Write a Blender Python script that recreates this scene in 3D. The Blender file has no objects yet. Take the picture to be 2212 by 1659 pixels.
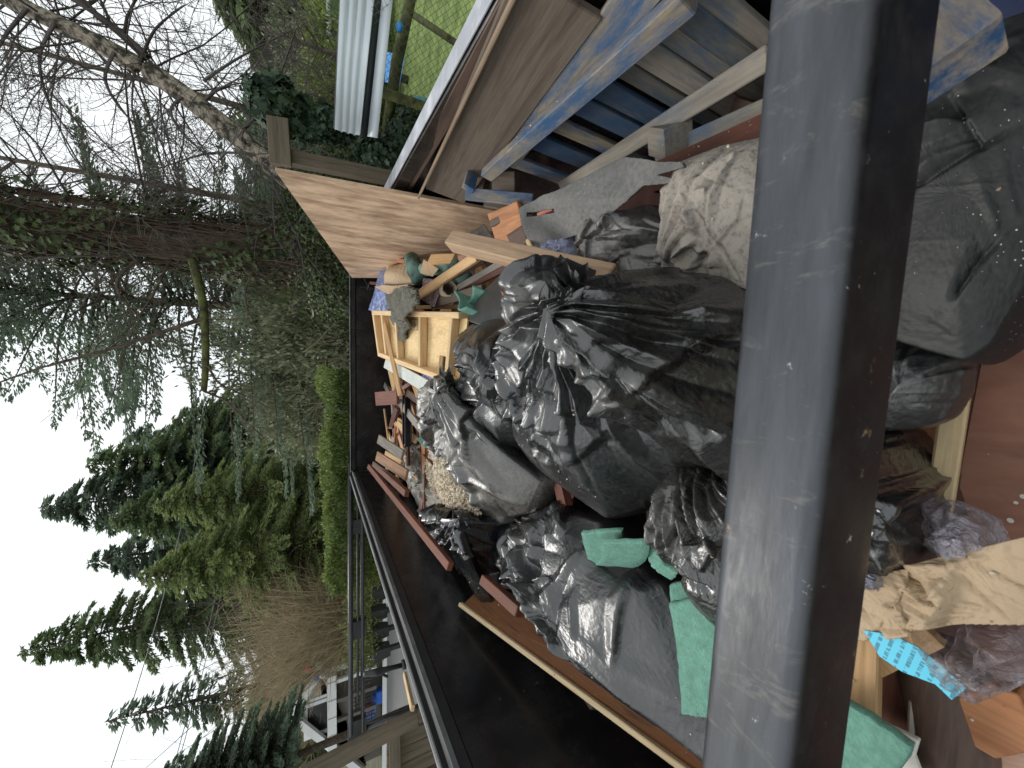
import bpy, math, random
import numpy as np
from math import sin, cos, pi, radians, atan, atan2, sqrt
from mathutils import Matrix, Vector, noise as mn
random.seed(7)
rng = np.random.default_rng(11)
C = bpy.context.scene.collection
sc = bpy.context.scene
# ------------------------------------------------------------------ camera
CAMZ = 2.2                      # eye height above the ground
F = 831.0                       # focal length in units of a 2212 px wide picture
TILT = atan(439/831.); YAW = radians(6.07); ROLL = radians(0.8)
fwd = np.array([-sin(YAW)*cos(TILT), cos(YAW)*cos(TILT), -sin(TILT)])
rgt = np.array([cos(YAW), sin(YAW), 0.])
upv = np.cross(rgt, fwd)
def _rot(v, k, a): return v*cos(a)+np.cross(k, v)*sin(a)+k*np.dot(k, v)*(1-cos(a))
rgt = _rot(rgt, fwd, ROLL); upv = _rot(upv, fwd, ROLL)
EYE = np.array([0., 0., CAMZ])
cam = bpy.data.cameras.new('camera'); co = bpy.data.objects.new('camera', cam); C.objects.link(co)
# the photograph was taken with the phone turned on its side: picture left is up
co.matrix_world = Matrix(((-upv[0], rgt[0], -fwd[0], 0), (-upv[1], rgt[1], -fwd[1], 0), (-upv[2], rgt[2], -fwd[2], CAMZ), (0, 0, 0, 1)))
cam.sensor_width = 36; cam.lens = F/2212*36; cam.clip_start = .02; cam.clip_end = 900
cam.dof.use_dof = True; cam.dof.focus_distance = 1.9; cam.dof.aperture_fstop = 7.0
sc.camera = co
# ------------------------------------------------------------------ world, sun, exposure
w = bpy.data.worlds.new('World'); sc.world = w; w.use_nodes = True
nt = w.node_tree; bg = nt.nodes['Background']
sky = nt.nodes.new('ShaderNodeTexSky'); sky.sky_type = 'NISHITA'; sky.sun_disc = False
SUN_EL = radians(50); SUN_AZ = radians(-35)
sky.sun_elevation = SUN_EL; sky.sun_rotation = SUN_AZ; sky.dust_density = 5; sky.air_density = 1.0
hs = nt.nodes.new('ShaderNodeHueSaturation'); hs.inputs['Saturation'].default_value = .12
nt.links.new(sky.outputs[0], hs.inputs['Color'])
mixw = nt.nodes.new('ShaderNodeMix'); mixw.data_type = 'RGBA'; mixw.inputs['Factor'].default_value = .85
tcw = nt.nodes.new('ShaderNodeTexCoord'); cw = nt.nodes.new('ShaderNodeTexNoise'); cw.inputs['Scale'].default_value = 2.2; cw.inputs['Detail'].default_value = 6
nt.links.new(tcw.outputs['Generated'], cw.inputs['Vector']); rw = nt.nodes.new('ShaderNodeMapRange'); rw.inputs[1].default_value = .35; rw.inputs[2].default_value = .65; nt.links.new(cw.outputs['Fac'], rw.inputs[0])
cm_ = nt.nodes.new('ShaderNodeMix'); cm_.data_type = 'RGBA'; [i for i in cm_.inputs if i.name == 'A' and i.type == 'RGBA'][0].default_value = (6.7, 7.3, 7.6, 1); [i for i in cm_.inputs if i.name == 'B' and i.type == 'RGBA'][0].default_value = (8.1, 8.4, 8.5, 1)   # the cloud layer over the sky
nt.links.new(rw.outputs[0], cm_.inputs['Factor']); nt.links.new([o for o in cm_.outputs if o.type == 'RGBA'][0], [i for i in mixw.inputs if i.name == 'B' and i.type == 'RGBA'][0])
nt.links.new(hs.outputs[0], [i for i in mixw.inputs if i.name == 'A' and i.type == 'RGBA'][0]); nt.links.new([o for o in mixw.outputs if o.type == 'RGBA'][0], bg.inputs['Color'])
bg.inputs['Strength'].default_value = .10
sun = bpy.data.lights.new('sun', 'SUN'); sun.energy = 1.2; sun.angle = radians(25); sun.color = (1, .96, .9)
so = bpy.data.objects.new('sun', sun); C.objects.link(so)
sdir = Vector((sin(-SUN_AZ)*-cos(SUN_EL), cos(SUN_AZ)*cos(SUN_EL), sin(SUN_EL)))
so.rotation_euler = sdir.to_track_quat('Z', 'Y').to_euler()
sc.view_settings.view_transform = 'Standard'; sc.view_settings.look = 'None'; sc.view_settings.gamma = 1
sc.view_settings.exposure = .6
sc.render.engine = 'CYCLES'
# ------------------------------------------------------------------ measuring helpers
def ray(px, py): return rgt*(829.5-py)+upv*(1106-px)+fwd*F
def W(px, py, y=None, x=None, z=None):
    """point of the place seen at a picture position, at depth y, at side x or at height z below the eye"""
    d = ray(px, py)
    t = x/d[0] if x is not None else y/d[1] if y is not None else z/d[2]
    return EYE+d*t
def nrm(v): v = np.asarray(v, float); return v/max(1e-12, np.linalg.norm(v))
A1 = lambda x, y: (768+x*.1736, 548.6+y*.1736)
A2 = lambda x, y: (768+x*.1736, 795.5+y*.1736)
A3 = lambda x, y: (603.5+x*.1736, 1316.7+y*.1736)
A4 = lambda x, y: (548.6+x*.1736, y*.1736)
A5 = lambda x, y: (905.2+x*.1736, 356.6+y*.1736)
# ------------------------------------------------------------------ object helpers
def tag(o, label=None, cat=None, group=None, kind=None):
    if label: o['label'] = label
    if cat: o['category'] = cat
    if group: o['group'] = group
    if kind: o['kind'] = kind
    return o
def empty(name, loc, label, cat, group=None):
    o = bpy.data.objects.new(name, None); C.objects.link(o); o.location = loc; o.empty_display_size = .1
    return tag(o, label, cat, group)
def mesh_obj(name, V, Fc, mat, parent=None, smooth=False, attr=None, M=None):
    """V in world space (or local when M is given)"""
    V = np.asarray(V, float).reshape(-1, 3)
    me = bpy.data.meshes.new(name)
    if isinstance(Fc, np.ndarray):
        k = Fc.shape[1]; n = len(Fc)
        me.vertices.add(len(V)); me.loops.add(n*k); me.polygons.add(n)
        off = 0
    else:
        off = 0; n = None
    if M is None:
        loc = V.mean(0) if len(V) else np.zeros(3)
        if parent is not None: loc = np.array(parent.location)
        Vl = V-loc
    else:
        Vl = V; loc = None
    if n is not None:
        me.vertices.foreach_set('co', Vl.astype(np.float32).ravel())
        me.loops.foreach_set('vertex_index', Fc.astype(np.int32).ravel())
        me.polygons.foreach_set('loop_start', np.arange(0, n*k, k, dtype=np.int32))
        me.update(calc_edges=True); me.validate()
    else:
        me.from_pydata(Vl.tolist(), [], Fc); me.update()
    if attr is not None:
        a = me.attributes.new('rnd', 'FLOAT', 'FACE'); a.data.foreach_set('value', np.asarray(attr, np.float32))
    if smooth: me.polygons.foreach_set('use_smooth', np.ones(len(me.polygons), bool))
    o = bpy.data.objects.new(name, me); C.objects.link(o)
    if mat: me.materials.append(mat)
    if parent is not None:
        o.parent = parent
        if M is not None: o.matrix_local = parent.matrix_basis.inverted() @ M
    elif M is not None: o.matrix_world = M
    else: o.location = loc
    return o
def bevel(o, w=.003, seg=1):
    m = o.modifiers.new('bevel', 'BEVEL'); m.width = w; m.segments = seg; m.limit_method = 'ANGLE'; m.angle_limit = radians(40)
    return o
BOXF = [(0, 1, 3, 2), (4, 6, 7, 5), (0, 4, 5, 1), (2, 3, 7, 6), (0, 2, 6, 4), (1, 5, 7, 3)]
def boxv(sx, sy, sz, c=(0, 0, 0)):
    return np.array([[c[0]+sx*(i-.5), c[1]+sy*(j-.5), c[2]+sz*(k-.5)] for i in (0, 1) for j in (0, 1) for k in (0, 1)])
class MB:
    def __init__(s): s.V = []; s.F = []; s.n = 0
    def add(s, V, Fc):
        V = np.asarray(V, float); s.V.append(V); s.F += [tuple(i+s.n for i in f) for f in Fc]; s.n += len(V); return s
    def box(s, lo, hi):
        lo = np.array(lo, float); hi = np.array(hi, float); return s.add(boxv(*(hi-lo), c=(lo+hi)/2), BOXF)
    def bar(s, p, q, w_, t, up=(0, 0, 1)):
        p = np.array(p, float); q = np.array(q, float); a = nrm(q-p); b = nrm(np.cross(up, a)); c = np.cross(a, b)
        V = [e+b*w_*i/2+c*t*j/2 for e in (p, q) for i in (-1, 1) for j in (-1, 1)]
        return s.add(V, BOXF)
    def tube(s, pts, r, n=8, cap=True):
        pts = [np.array(p, float) for p in pts]; rs = r if hasattr(r, '__len__') else [r]*len(pts)
        V = []; Fc = []
        for i, p in enumerate(pts):
            a = nrm(pts[min(i+1, len(pts)-1)]-pts[max(i-1, 0)])
            u = nrm(np.cross(a, (0, 0, 1) if abs(a[2]) < .9 else (1, 0, 0))); v = np.cross(a, u)
            V += [p+(u*cos(2*pi*k/n)+v*sin(2*pi*k/n))*rs[i] for k in range(n)]
            if i: Fc += [((i-1)*n+k, (i-1)*n+(k+1) % n, i*n+(k+1) % n, i*n+k) for k in range(n)]
        if cap: Fc += [tuple(range(n))[::-1], tuple((len(pts)-1)*n+k for k in range(n))]
        return s.add(V, Fc)
    def build(s, name, mat, parent=None, smooth=False):
        return mesh_obj(name, np.concatenate(s.V), s.F, mat, parent, smooth)
# ------------------------------------------------------------------ materials
def nodes(name):
    m = bpy.data.materials.new(name); m.use_nodes = True; t = m.node_tree
    return m, t, t.nodes['Principled BSDF']
def N(t, typ, **kw):
    n = t.nodes.new('ShaderNode'+typ)
    for k, v in kw.items():
        if k.startswith('_'): n.inputs[k[1:].replace('_', ' ')].default_value = v
        else: setattr(n, k, v)
    return n
def L(t, a, b): t.links.new(a, b)
def coord(t, scale=(1, 1, 1), kind='Object'):
    tc = N(t, 'TexCoord'); mp = N(t, 'Mapping'); mp.inputs['Scale'].default_value = scale
    oi = N(t, 'ObjectInfo'); vm = N(t, 'VectorMath', operation='SCALE')
    L(t, tc.outputs[kind], mp.inputs[0])
    cmb = N(t, 'CombineXYZ'); ml = N(t, 'Math', operation='MULTIPLY'); ml.inputs[1].default_value = 37.
    L(t, oi.outputs['Random'], ml.inputs[0]); L(t, ml.outputs[0], cmb.inputs[0]); L(t, ml.outputs[0], cmb.inputs[1])
    ad = N(t, 'VectorMath', operation='ADD'); L(t, mp.outputs[0], ad.inputs[0]); L(t, cmb.outputs[0], ad.inputs[1])
    t.nodes.remove(vm)
    return ad.outputs[0]
def noise_(t, vec, s, det=5, rough=.55, dist=0):
    n = N(t, 'TexNoise', _Scale=s, _Detail=det, _Roughness=rough, _Distortion=dist); L(t, vec, n.inputs['Vector']); return n.outputs['Fac']
def ramp(t, fac, stops):
    r = N(t, 'ValToRGB'); e = r.color_ramp.elements
    while len(e) < len(stops): e.new(.5)
    for i, (p, c) in enumerate(stops):
        e[i].position = p; e[i].color = (*c, 1) if len(c) == 3 else c
    L(t, fac, r.inputs[0]); return r.outputs[0]
def mixc(t, fac, a, b, blend='MIX'):
    m = N(t, 'Mix', data_type='RGBA', blend_type=blend)
    for s_, v in (('Factor', fac), ('A', a), ('B', b)):
        i = m.inputs[s_] if s_ == 'Factor' else [k for k in m.inputs if k.name == s_ and k.type == 'RGBA'][0]
        if hasattr(v, 'links'): L(t, v, i)
        else: i.default_value = v if s_ == 'Factor' else (*v, 1)
    return [k for k in m.outputs if k.type == 'RGBA'][0]
def bump(t, p, h, st=.3, d=.01):
    b = N(t, 'Bump'); b.inputs['Strength'].default_value = st; b.inputs['Distance'].default_value = d
    L(t, h, b.inputs['Height']); L(t, b.outputs[0], p.inputs['Normal']); return b
def g(v): return (v, v, v)
def mat_wood(name, c1, c2, c3=None, dirt=.3, dirtc=(.05, .04, .03), rough=.75, grain=(1.5, 22, 22), var=.25, paint=None, paint_amt=.5, speck=0, dst=(1, 1, 1), dsc=5, dlo=.35):
    """grain runs along local x"""
    m, t, p = nodes(name)
    v = coord(t, grain)
    n1 = noise_(t, v, 1.6, 6, .6, .6); n2 = noise_(t, v, 6, 4, .6)
    col = ramp(t, n1, [(.3, c1), (.55, c2), (.75, c3 or c2)])
    fine = ramp(t, n2, [(.35, g(.72)), (.6, g(1))])
    col = mixc(t, .6, col, fine, 'MULTIPLY')
    v2 = coord(t, (1, 1, 1)); d = noise_(t, coord(t, dst), dsc, 8, .7)
    dm = ramp(t, d, [(dlo, g(0)), (.78, g(1))])
    k = N(t, 'Math', operation='MULTIPLY'); L(t, dm, k.inputs[0]); k.inputs[1].default_value = dirt
    if paint:
        pn = noise_(t, coord(t, (1.5, 5, 5)), 2.2, 9, .75); lo = .62-paint_amt*.4
        pm = ramp(t, pn, [(lo, g(1)), (lo+.17, g(0))])
        inv = N(t, 'Math', operation='SUBTRACT'); inv.inputs[0].default_value = 1; L(t, pm, inv.inputs[1])
        col = mixc(t, inv.outputs[0], col, paint)
    col = mixc(t, k.outputs[0], col, dirtc)
    if speck:
        vo = N(t, 'TexVoronoi', _Scale=38.); L(t, v2, vo.inputs['Vector']); sz = N(t, 'MapRange'); L(t, noise_(t, v2, 7, 4, .6), sz.inputs[0]); sz.inputs[1].default_value = .42; sz.inputs[2].default_value = .8; sz.inputs[3].default_value = 0.; sz.inputs[4].default_value = .3*speck
        lt = N(t, 'Math', operation='LESS_THAN'); L(t, vo.outputs['Distance'], lt.inputs[0]); L(t, sz.outputs[0], lt.inputs[1]); col = mixc(t, lt.outputs[0], col, (.6, .55, .5))
    oi = N(t, 'ObjectInfo'); hv = N(t, 'HueSaturation'); mr = N(t, 'MapRange'); L(t, oi.outputs['Random'], mr.inputs[0])
    mr.inputs[3].default_value = 1-var; mr.inputs[4].default_value = 1+var; L(t, mr.outputs[0], hv.inputs['Value']); L(t, col, hv.inputs['Color'])
    L(t, hv.outputs[0], p.inputs['Base Color']); p.inputs['Roughness'].default_value = rough
    bump(t, p, n2, .25, .004); p.inputs['Specular IOR Level'].default_value = .3
    return m
def mat_plastic(name, dust=.4, dustc=(.33, .29, .24), base=(.0065, .007, .008), rough=.26, thr=.5, crinkle=1., speck=0, sc_=1, cracks=0, thick=1.):
    m, t, p = nodes(name)
    v = coord(t, (1, 1, 1))
    d1 = noise_(t, v, 3.2*sc_, 10, .68, .3); d2 = noise_(t, v, 90, 5, .7)
    geo = N(t, 'NewGeometry'); sx = N(t, 'SeparateXYZ'); L(t, geo.outputs['Normal'], sx.inputs[0])
    nz = N(t, 'MapRange'); L(t, sx.outputs['Z'], nz.inputs[0]); nz.inputs[1].default_value = -.1; nz.inputs[2].default_value = .95; nz.inputs[3].default_value = .25
    dm = ramp(t, d1, [(max(0, thr-.12), g(0)), (thr+.2, g(1))])
    a = N(t, 'Math', operation='MULTIPLY'); L(t, dm, a.inputs[0]); L(t, nz.outputs[0], a.inputs[1])
    gr = ramp(t, d2, [(.32, g(.3)), (.68, g(1.25))]); b = N(t, 'Math', operation='MULTIPLY'); L(t, a.outputs[0], b.inputs[0]); L(t, gr, b.inputs[1])
    c = N(t, 'Math', operation='MULTIPLY'); L(t, b.outputs[0], c.inputs[0]); c.inputs[1].default_value = dust; c.use_clamp = True
    if cracks:
        cn = N(t, 'Math', operation='SUBTRACT'); L(t, noise_(t, v, 6, 5, .6, 1.5), cn.inputs[0]); cn.inputs[1].default_value = .5; ca_ = N(t, 'Math', operation='ABSOLUTE'); L(t, cn.outputs[0], ca_.inputs[0])
        cm = N(t, 'Math', operation='MULTIPLY'); L(t, c.outputs[0], cm.inputs[0]); L(t, ramp(t, ca_.outputs[0], [(.004, g(.15)), (.02, g(1))]), cm.inputs[1]); c = cm
    col = mixc(t, c.outputs[0], base, dustc)
    if speck:
        vo = N(t, 'TexVoronoi', _Scale=150.); L(t, v, vo.inputs['Vector'])
        n3 = noise_(t, v, 9, 4, .6); sz = N(t, 'MapRange'); L(t, n3, sz.inputs[0]); sz.inputs[1].default_value = .42; sz.inputs[2].default_value = .8; sz.inputs[3].default_value = 0.; sz.inputs[4].default_value = .42*speck
        lt = N(t, 'Math', operation='LESS_THAN'); L(t, vo.outputs['Distance'], lt.inputs[0]); L(t, sz.outputs[0], lt.inputs[1])
        col = mixc(t, lt.outputs[0], col, (.62, .58, .5))
    L(t, col, p.inputs['Base Color'])
    r = N(t, 'MapRange'); L(t, c.outputs[0], r.inputs[0]); r.inputs[1].default_value = 0; r.inputs[2].default_value = .5; r.inputs[3].default_value = rough; r.inputs[4].default_value = .75
    L(t, r.outputs[0], p.inputs['Roughness'])
    p.inputs['IOR'].default_value = 1.6; p.inputs['Specular IOR Level'].default_value = .95
    # fine creases: ridged noise in two scales
    n1 = noise_(t, v, 13, 3, .5, 1.6); rd = N(t, 'Math', operation='SUBTRACT'); L(t, n1, rd.inputs[0]); rd.inputs[1].default_value = .5
    ab = N(t, 'Math', operation='ABSOLUTE'); L(t, rd.outputs[0], ab.inputs[0])
    n2 = noise_(t, v, 22, 4, .6, .8); s2 = N(t, 'Math', operation='SUBTRACT'); L(t, n2, s2.inputs[0]); s2.inputs[1].default_value = .5
    ab2 = N(t, 'Math', operation='ABSOLUTE'); L(t, s2.outputs[0], ab2.inputs[0]); m2 = N(t, 'Math', operation='MULTIPLY'); L(t, ab2.outputs[0], m2.inputs[0]); m2.inputs[1].default_value = .35
    sm = N(t, 'Math', operation='ADD'); L(t, ab.outputs[0], sm.inputs[0]); L(t, m2.outputs[0], sm.inputs[1])
    bump(t, p, sm.outputs[0], .2*crinkle, .02)
    return m
def mat_simple(name, col, rough=.6, metal=0, var=.15, scale=12, bumpy=.1, col2=None, spec=.5, thr=(.35, .7)):
    m, t, p = nodes(name); v = coord(t); n = noise_(t, v, scale, 7, .65)
    c = ramp(t, n, [(thr[0], tuple(x*(1-var) for x in (col2 or col))), (thr[1], tuple(min(1, x*(1+var)) for x in col))])
    L(t, c, p.inputs['Base Color']); p.inputs['Roughness'].default_value = rough; p.inputs['Metallic'].default_value = metal
    p.inputs['Specular IOR Level'].default_value = spec
    if bumpy: bump(t, p, noise_(t, v, scale*4, 5, .6), bumpy, .01)
    return m
def mat_paper(name, c):
    m, t, p = nodes(name); v = coord(t); L(t, ramp(t, noise_(t, v, 5, 6, .6), [(.3, tuple(x*.8 for x in c)), (.7, c)]), p.inputs['Base Color']); p.inputs['Roughness'].default_value = .8
    out = None
    for sc_, k in ((9, 1.), (20, .6), (45, .25)):
        s1 = N(t, 'Math', operation='SUBTRACT'); L(t, noise_(t, v, sc_, 2, .5, 1.2), s1.inputs[0]); s1.inputs[1].default_value = .5; a1 = N(t, 'Math', operation='ABSOLUTE'); L(t, s1.outputs[0], a1.inputs[0]); m1 = N(t, 'Math', operation='MULTIPLY'); L(t, a1.outputs[0], m1.inputs[0]); m1.inputs[1].default_value = k
        if out is None: out = m1.outputs[0]
        else: ad = N(t, 'Math', operation='ADD'); L(t, out, ad.inputs[0]); L(t, m1.outputs[0], ad.inputs[1]); out = ad.outputs[0]
    bump(t, p, out, .5, .04); return m
def mat_leaf(name, a, b, rough=.55, trans=.15):
    m, t, p = nodes(name); at = N(t, 'Attribute', attribute_name='rnd')
    c = ramp(t, at.outputs['Fac'], [(0, a), (1, b)])
    L(t, c, p.inputs['Base Color']); p.inputs['Roughness'].default_value = rough; p.inputs['Specular IOR Level'].default_value = .35
    if trans:
        tr = N(t, 'BsdfTranslucent'); L(t, c, tr.inputs[0]); mx = N(t, 'MixShader', _Fac=trans)
        L(t, p.outputs[0], mx.inputs[1]); L(t, tr.outputs[0], mx.inputs[2]); L(t, mx.outputs[0], t.nodes['Material Output'].inputs[0])
    return m
def mat_clear(name, tint=(.55, .6, .85), alpha=.45, rough=.12, scale=1.):
    m, t, p = nodes(name); v = coord(t); n = noise_(t, v, 10*scale, 6, .65, 1.)
    L(t, ramp(t, n, [(.35, tuple(x*.55 for x in tint)), (.62, tint), (.72, (.9, .92, 1))]), p.inputs['Base Color'])
    al = N(t, 'MapRange'); L(t, n, al.inputs[0]); al.inputs[1].default_value = .3; al.inputs[2].default_value = .7; al.inputs[3].default_value = alpha*.5; al.inputs[4].default_value = min(1, alpha*1.6)
    L(t, al.outputs[0], p.inputs['Alpha']); p.inputs['Roughness'].default_value = rough; p.inputs['Specular IOR Level'].default_value = .9
    ab = N(t, 'Math', operation='ABSOLUTE'); s = N(t, 'Math', operation='SUBTRACT'); s.inputs[1].default_value = .5
    L(t, noise_(t, v, 16*scale, 4, .6, 1.5), s.inputs[0]); L(t, s.outputs[0], ab.inputs[0]); bump(t, p, ab.outputs[0], 1., .03)
    return m
def mat_rail(name, base=(.012, .013, .015), wear=(.12, .13, .15), rust=(.42, .22, .1), amt=.4, rough=.38, rustamt=.3, chips=.2, dirt=(.05, .035, .022), stretch=(1, 1, 1), metal=0., top=None, chipt=.69):
    m, t, p = nodes(name); v = coord(t, stretch)
    a = noise_(t, v, 6, 9, .7, .2); b = noise_(t, v, 2.2, 6, .6); c = noise_(t, coord(t), 34, 6, .75)
    col = mixc(t, ramp(t, a, [(.45, g(0)), (.8, g(amt))]), base, wear)
    col = mixc(t, ramp(t, b, [(.5, g(0)), (.75, g(rustamt))]), col, dirt)
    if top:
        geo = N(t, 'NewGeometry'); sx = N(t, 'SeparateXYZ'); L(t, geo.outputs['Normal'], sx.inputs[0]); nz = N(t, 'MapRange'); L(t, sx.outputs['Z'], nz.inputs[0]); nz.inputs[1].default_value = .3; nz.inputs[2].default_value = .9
        big_ = noise_(t, coord(t, (1.2, 9, 9)), 1.6, 7, .62); kk = N(t, 'Math', operation='MULTIPLY'); L(t, nz.outputs[0], kk.inputs[0]); L(t, ramp(t, big_, [(.4, g(.18)), (.72, g(1.))]), kk.inputs[1]); col = mixc(t, kk.outputs[0], col, top)  # upward faces tinted in streaks: sky sheen put into the base colour
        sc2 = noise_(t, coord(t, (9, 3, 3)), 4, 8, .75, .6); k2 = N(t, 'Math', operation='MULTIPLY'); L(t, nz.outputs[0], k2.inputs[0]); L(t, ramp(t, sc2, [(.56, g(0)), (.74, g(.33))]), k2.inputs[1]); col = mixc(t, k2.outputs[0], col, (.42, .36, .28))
    col = mixc(t, ramp(t, noise_(t, coord(t), 13, 8, .7), [(.66, g(0)), (.7, g(rustamt*2.2 if rustamt < .45 else 1))]), col, rust)
    col = mixc(t, ramp(t, c, [(chipt, g(0)), (chipt+.04, g(chips*4 if chips < .25 else 1))]), col, (.62, .6, .55))
    L(t, col, p.inputs['Base Color']); p.inputs['Metallic'].default_value = metal
    r = N(t, 'MapRange'); L(t, a, r.inputs[0]); r.inputs[1].default_value = .3; r.inputs[2].default_value = .75; r.inputs[3].default_value = rough*.7; r.inputs[4].default_value = min(1, rough*1.5)
    L(t, r.outputs[0], p.inputs['Roughness']); bump(t, p, a, .12, .006)
    return m
# ------------------------------------------------------------------ boards
def board(name, p, q, w_, th, mat, label=None, cat='board', parent=None, face=None, group=None, bev=.003, bend=0., part=None):
    """a board from p to q; its broad face looks along 'face' (defaults to up and towards the open end)"""
    p = np.array(p, float); q = np.array(q, float); c = (p+q)/2; a = nrm(q-p); Ln = np.linalg.norm(q-p)
    f = nrm(EYE-c)*.7+np.array([0, 0, .5]) if face is None else np.array(face, float)
    n = nrm(f-a*np.dot(f, a)); b = np.cross(n, a)
    M = Matrix(((a[0], b[0], n[0], c[0]), (a[1], b[1], n[1], c[1]), (a[2], b[2], n[2], c[2]), (0, 0, 0, 1)))
    ns = 8; V = []; Fc = []
    for i in range(ns+1):
        x = Ln*(i/ns-.5); dz = bend*(1-(2*i/ns-1)**2); wj = w_*(1+random.uniform(-.012, .012)); s_ = random.uniform(-.03, .03)*w_ if i in (0, ns) else 0
        for (u, v) in ((-1, -1), (1, -1), (1, 1), (-1, 1)): V.append((x+s_*u, u*wj/2, v*th/2+dz))
        if i: Fc += [((i-1)*4+k, (i-1)*4+(k+1) % 4, i*4+(k+1) % 4, i*4+k) for k in range(4)]
    Fc += [(3, 2, 1, 0), tuple(ns*4+k for k in range(4))]
    o = mesh_obj(name, V, Fc, mat, parent, M=M)
    if bev: bevel(o, min(bev, th*.3))
    if parent is None: tag(o, label, cat, group)
    return o
def pb(name, a, b, wpx, th, mat, label, cat='board', **kw):
    """board between two picture positions with depths; width as seen"""
    p = W(a[0], a[1], y=a[2]); q = W(b[0], b[1], y=b[2])
    d = np.dot((p+q)/2-EYE, fwd)
    return board(name, p, q, wpx*d/F, th, mat, label, cat, **kw)
def slab(name, pts, th, mat, label=None, cat=None, parent=None, group=None, bev=.002, xdir=None):
    """flat sheet with the given outline (roughly planar), thickness away from the eye; local x along the first edge"""
    P_ = np.array(pts, float); c = P_.mean(0); n = np.zeros(3)
    for i in range(len(P_)): n += np.cross(P_[i]-c, P_[(i+1) % len(P_)]-c)
    n = nrm(n)
    if np.dot(n, EYE-c) < 0: n = -n; P_ = P_[::-1]
    a = nrm(P_[1]-P_[0]) if xdir is None else nrm(np.array(xdir)-n*np.dot(xdir, n)); a = nrm(a-n*np.dot(a, n)); b = np.cross(n, a)
    R_ = np.array([a, b, n]); Q = (P_-c)@R_.T; k = len(Q)
    V = [q for q in Q]+[q-np.array([0, 0, th]) for q in Q]
    Fc = [tuple(range(k)), tuple(range(2*k-1, k-1, -1))]+[(i, k+i, k+(i+1) % k, (i+1) % k) for i in range(k)]
    M = Matrix(((a[0], b[0], n[0], c[0]), (a[1], b[1], n[1], c[1]), (a[2], b[2], n[2], c[2]), (0, 0, 0, 1)))
    o = mesh_obj(name, V, Fc, mat, parent, M=M)
    if bev: bevel(o, bev)
    if parent is None: tag(o, label, cat, group)
    return o
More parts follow.
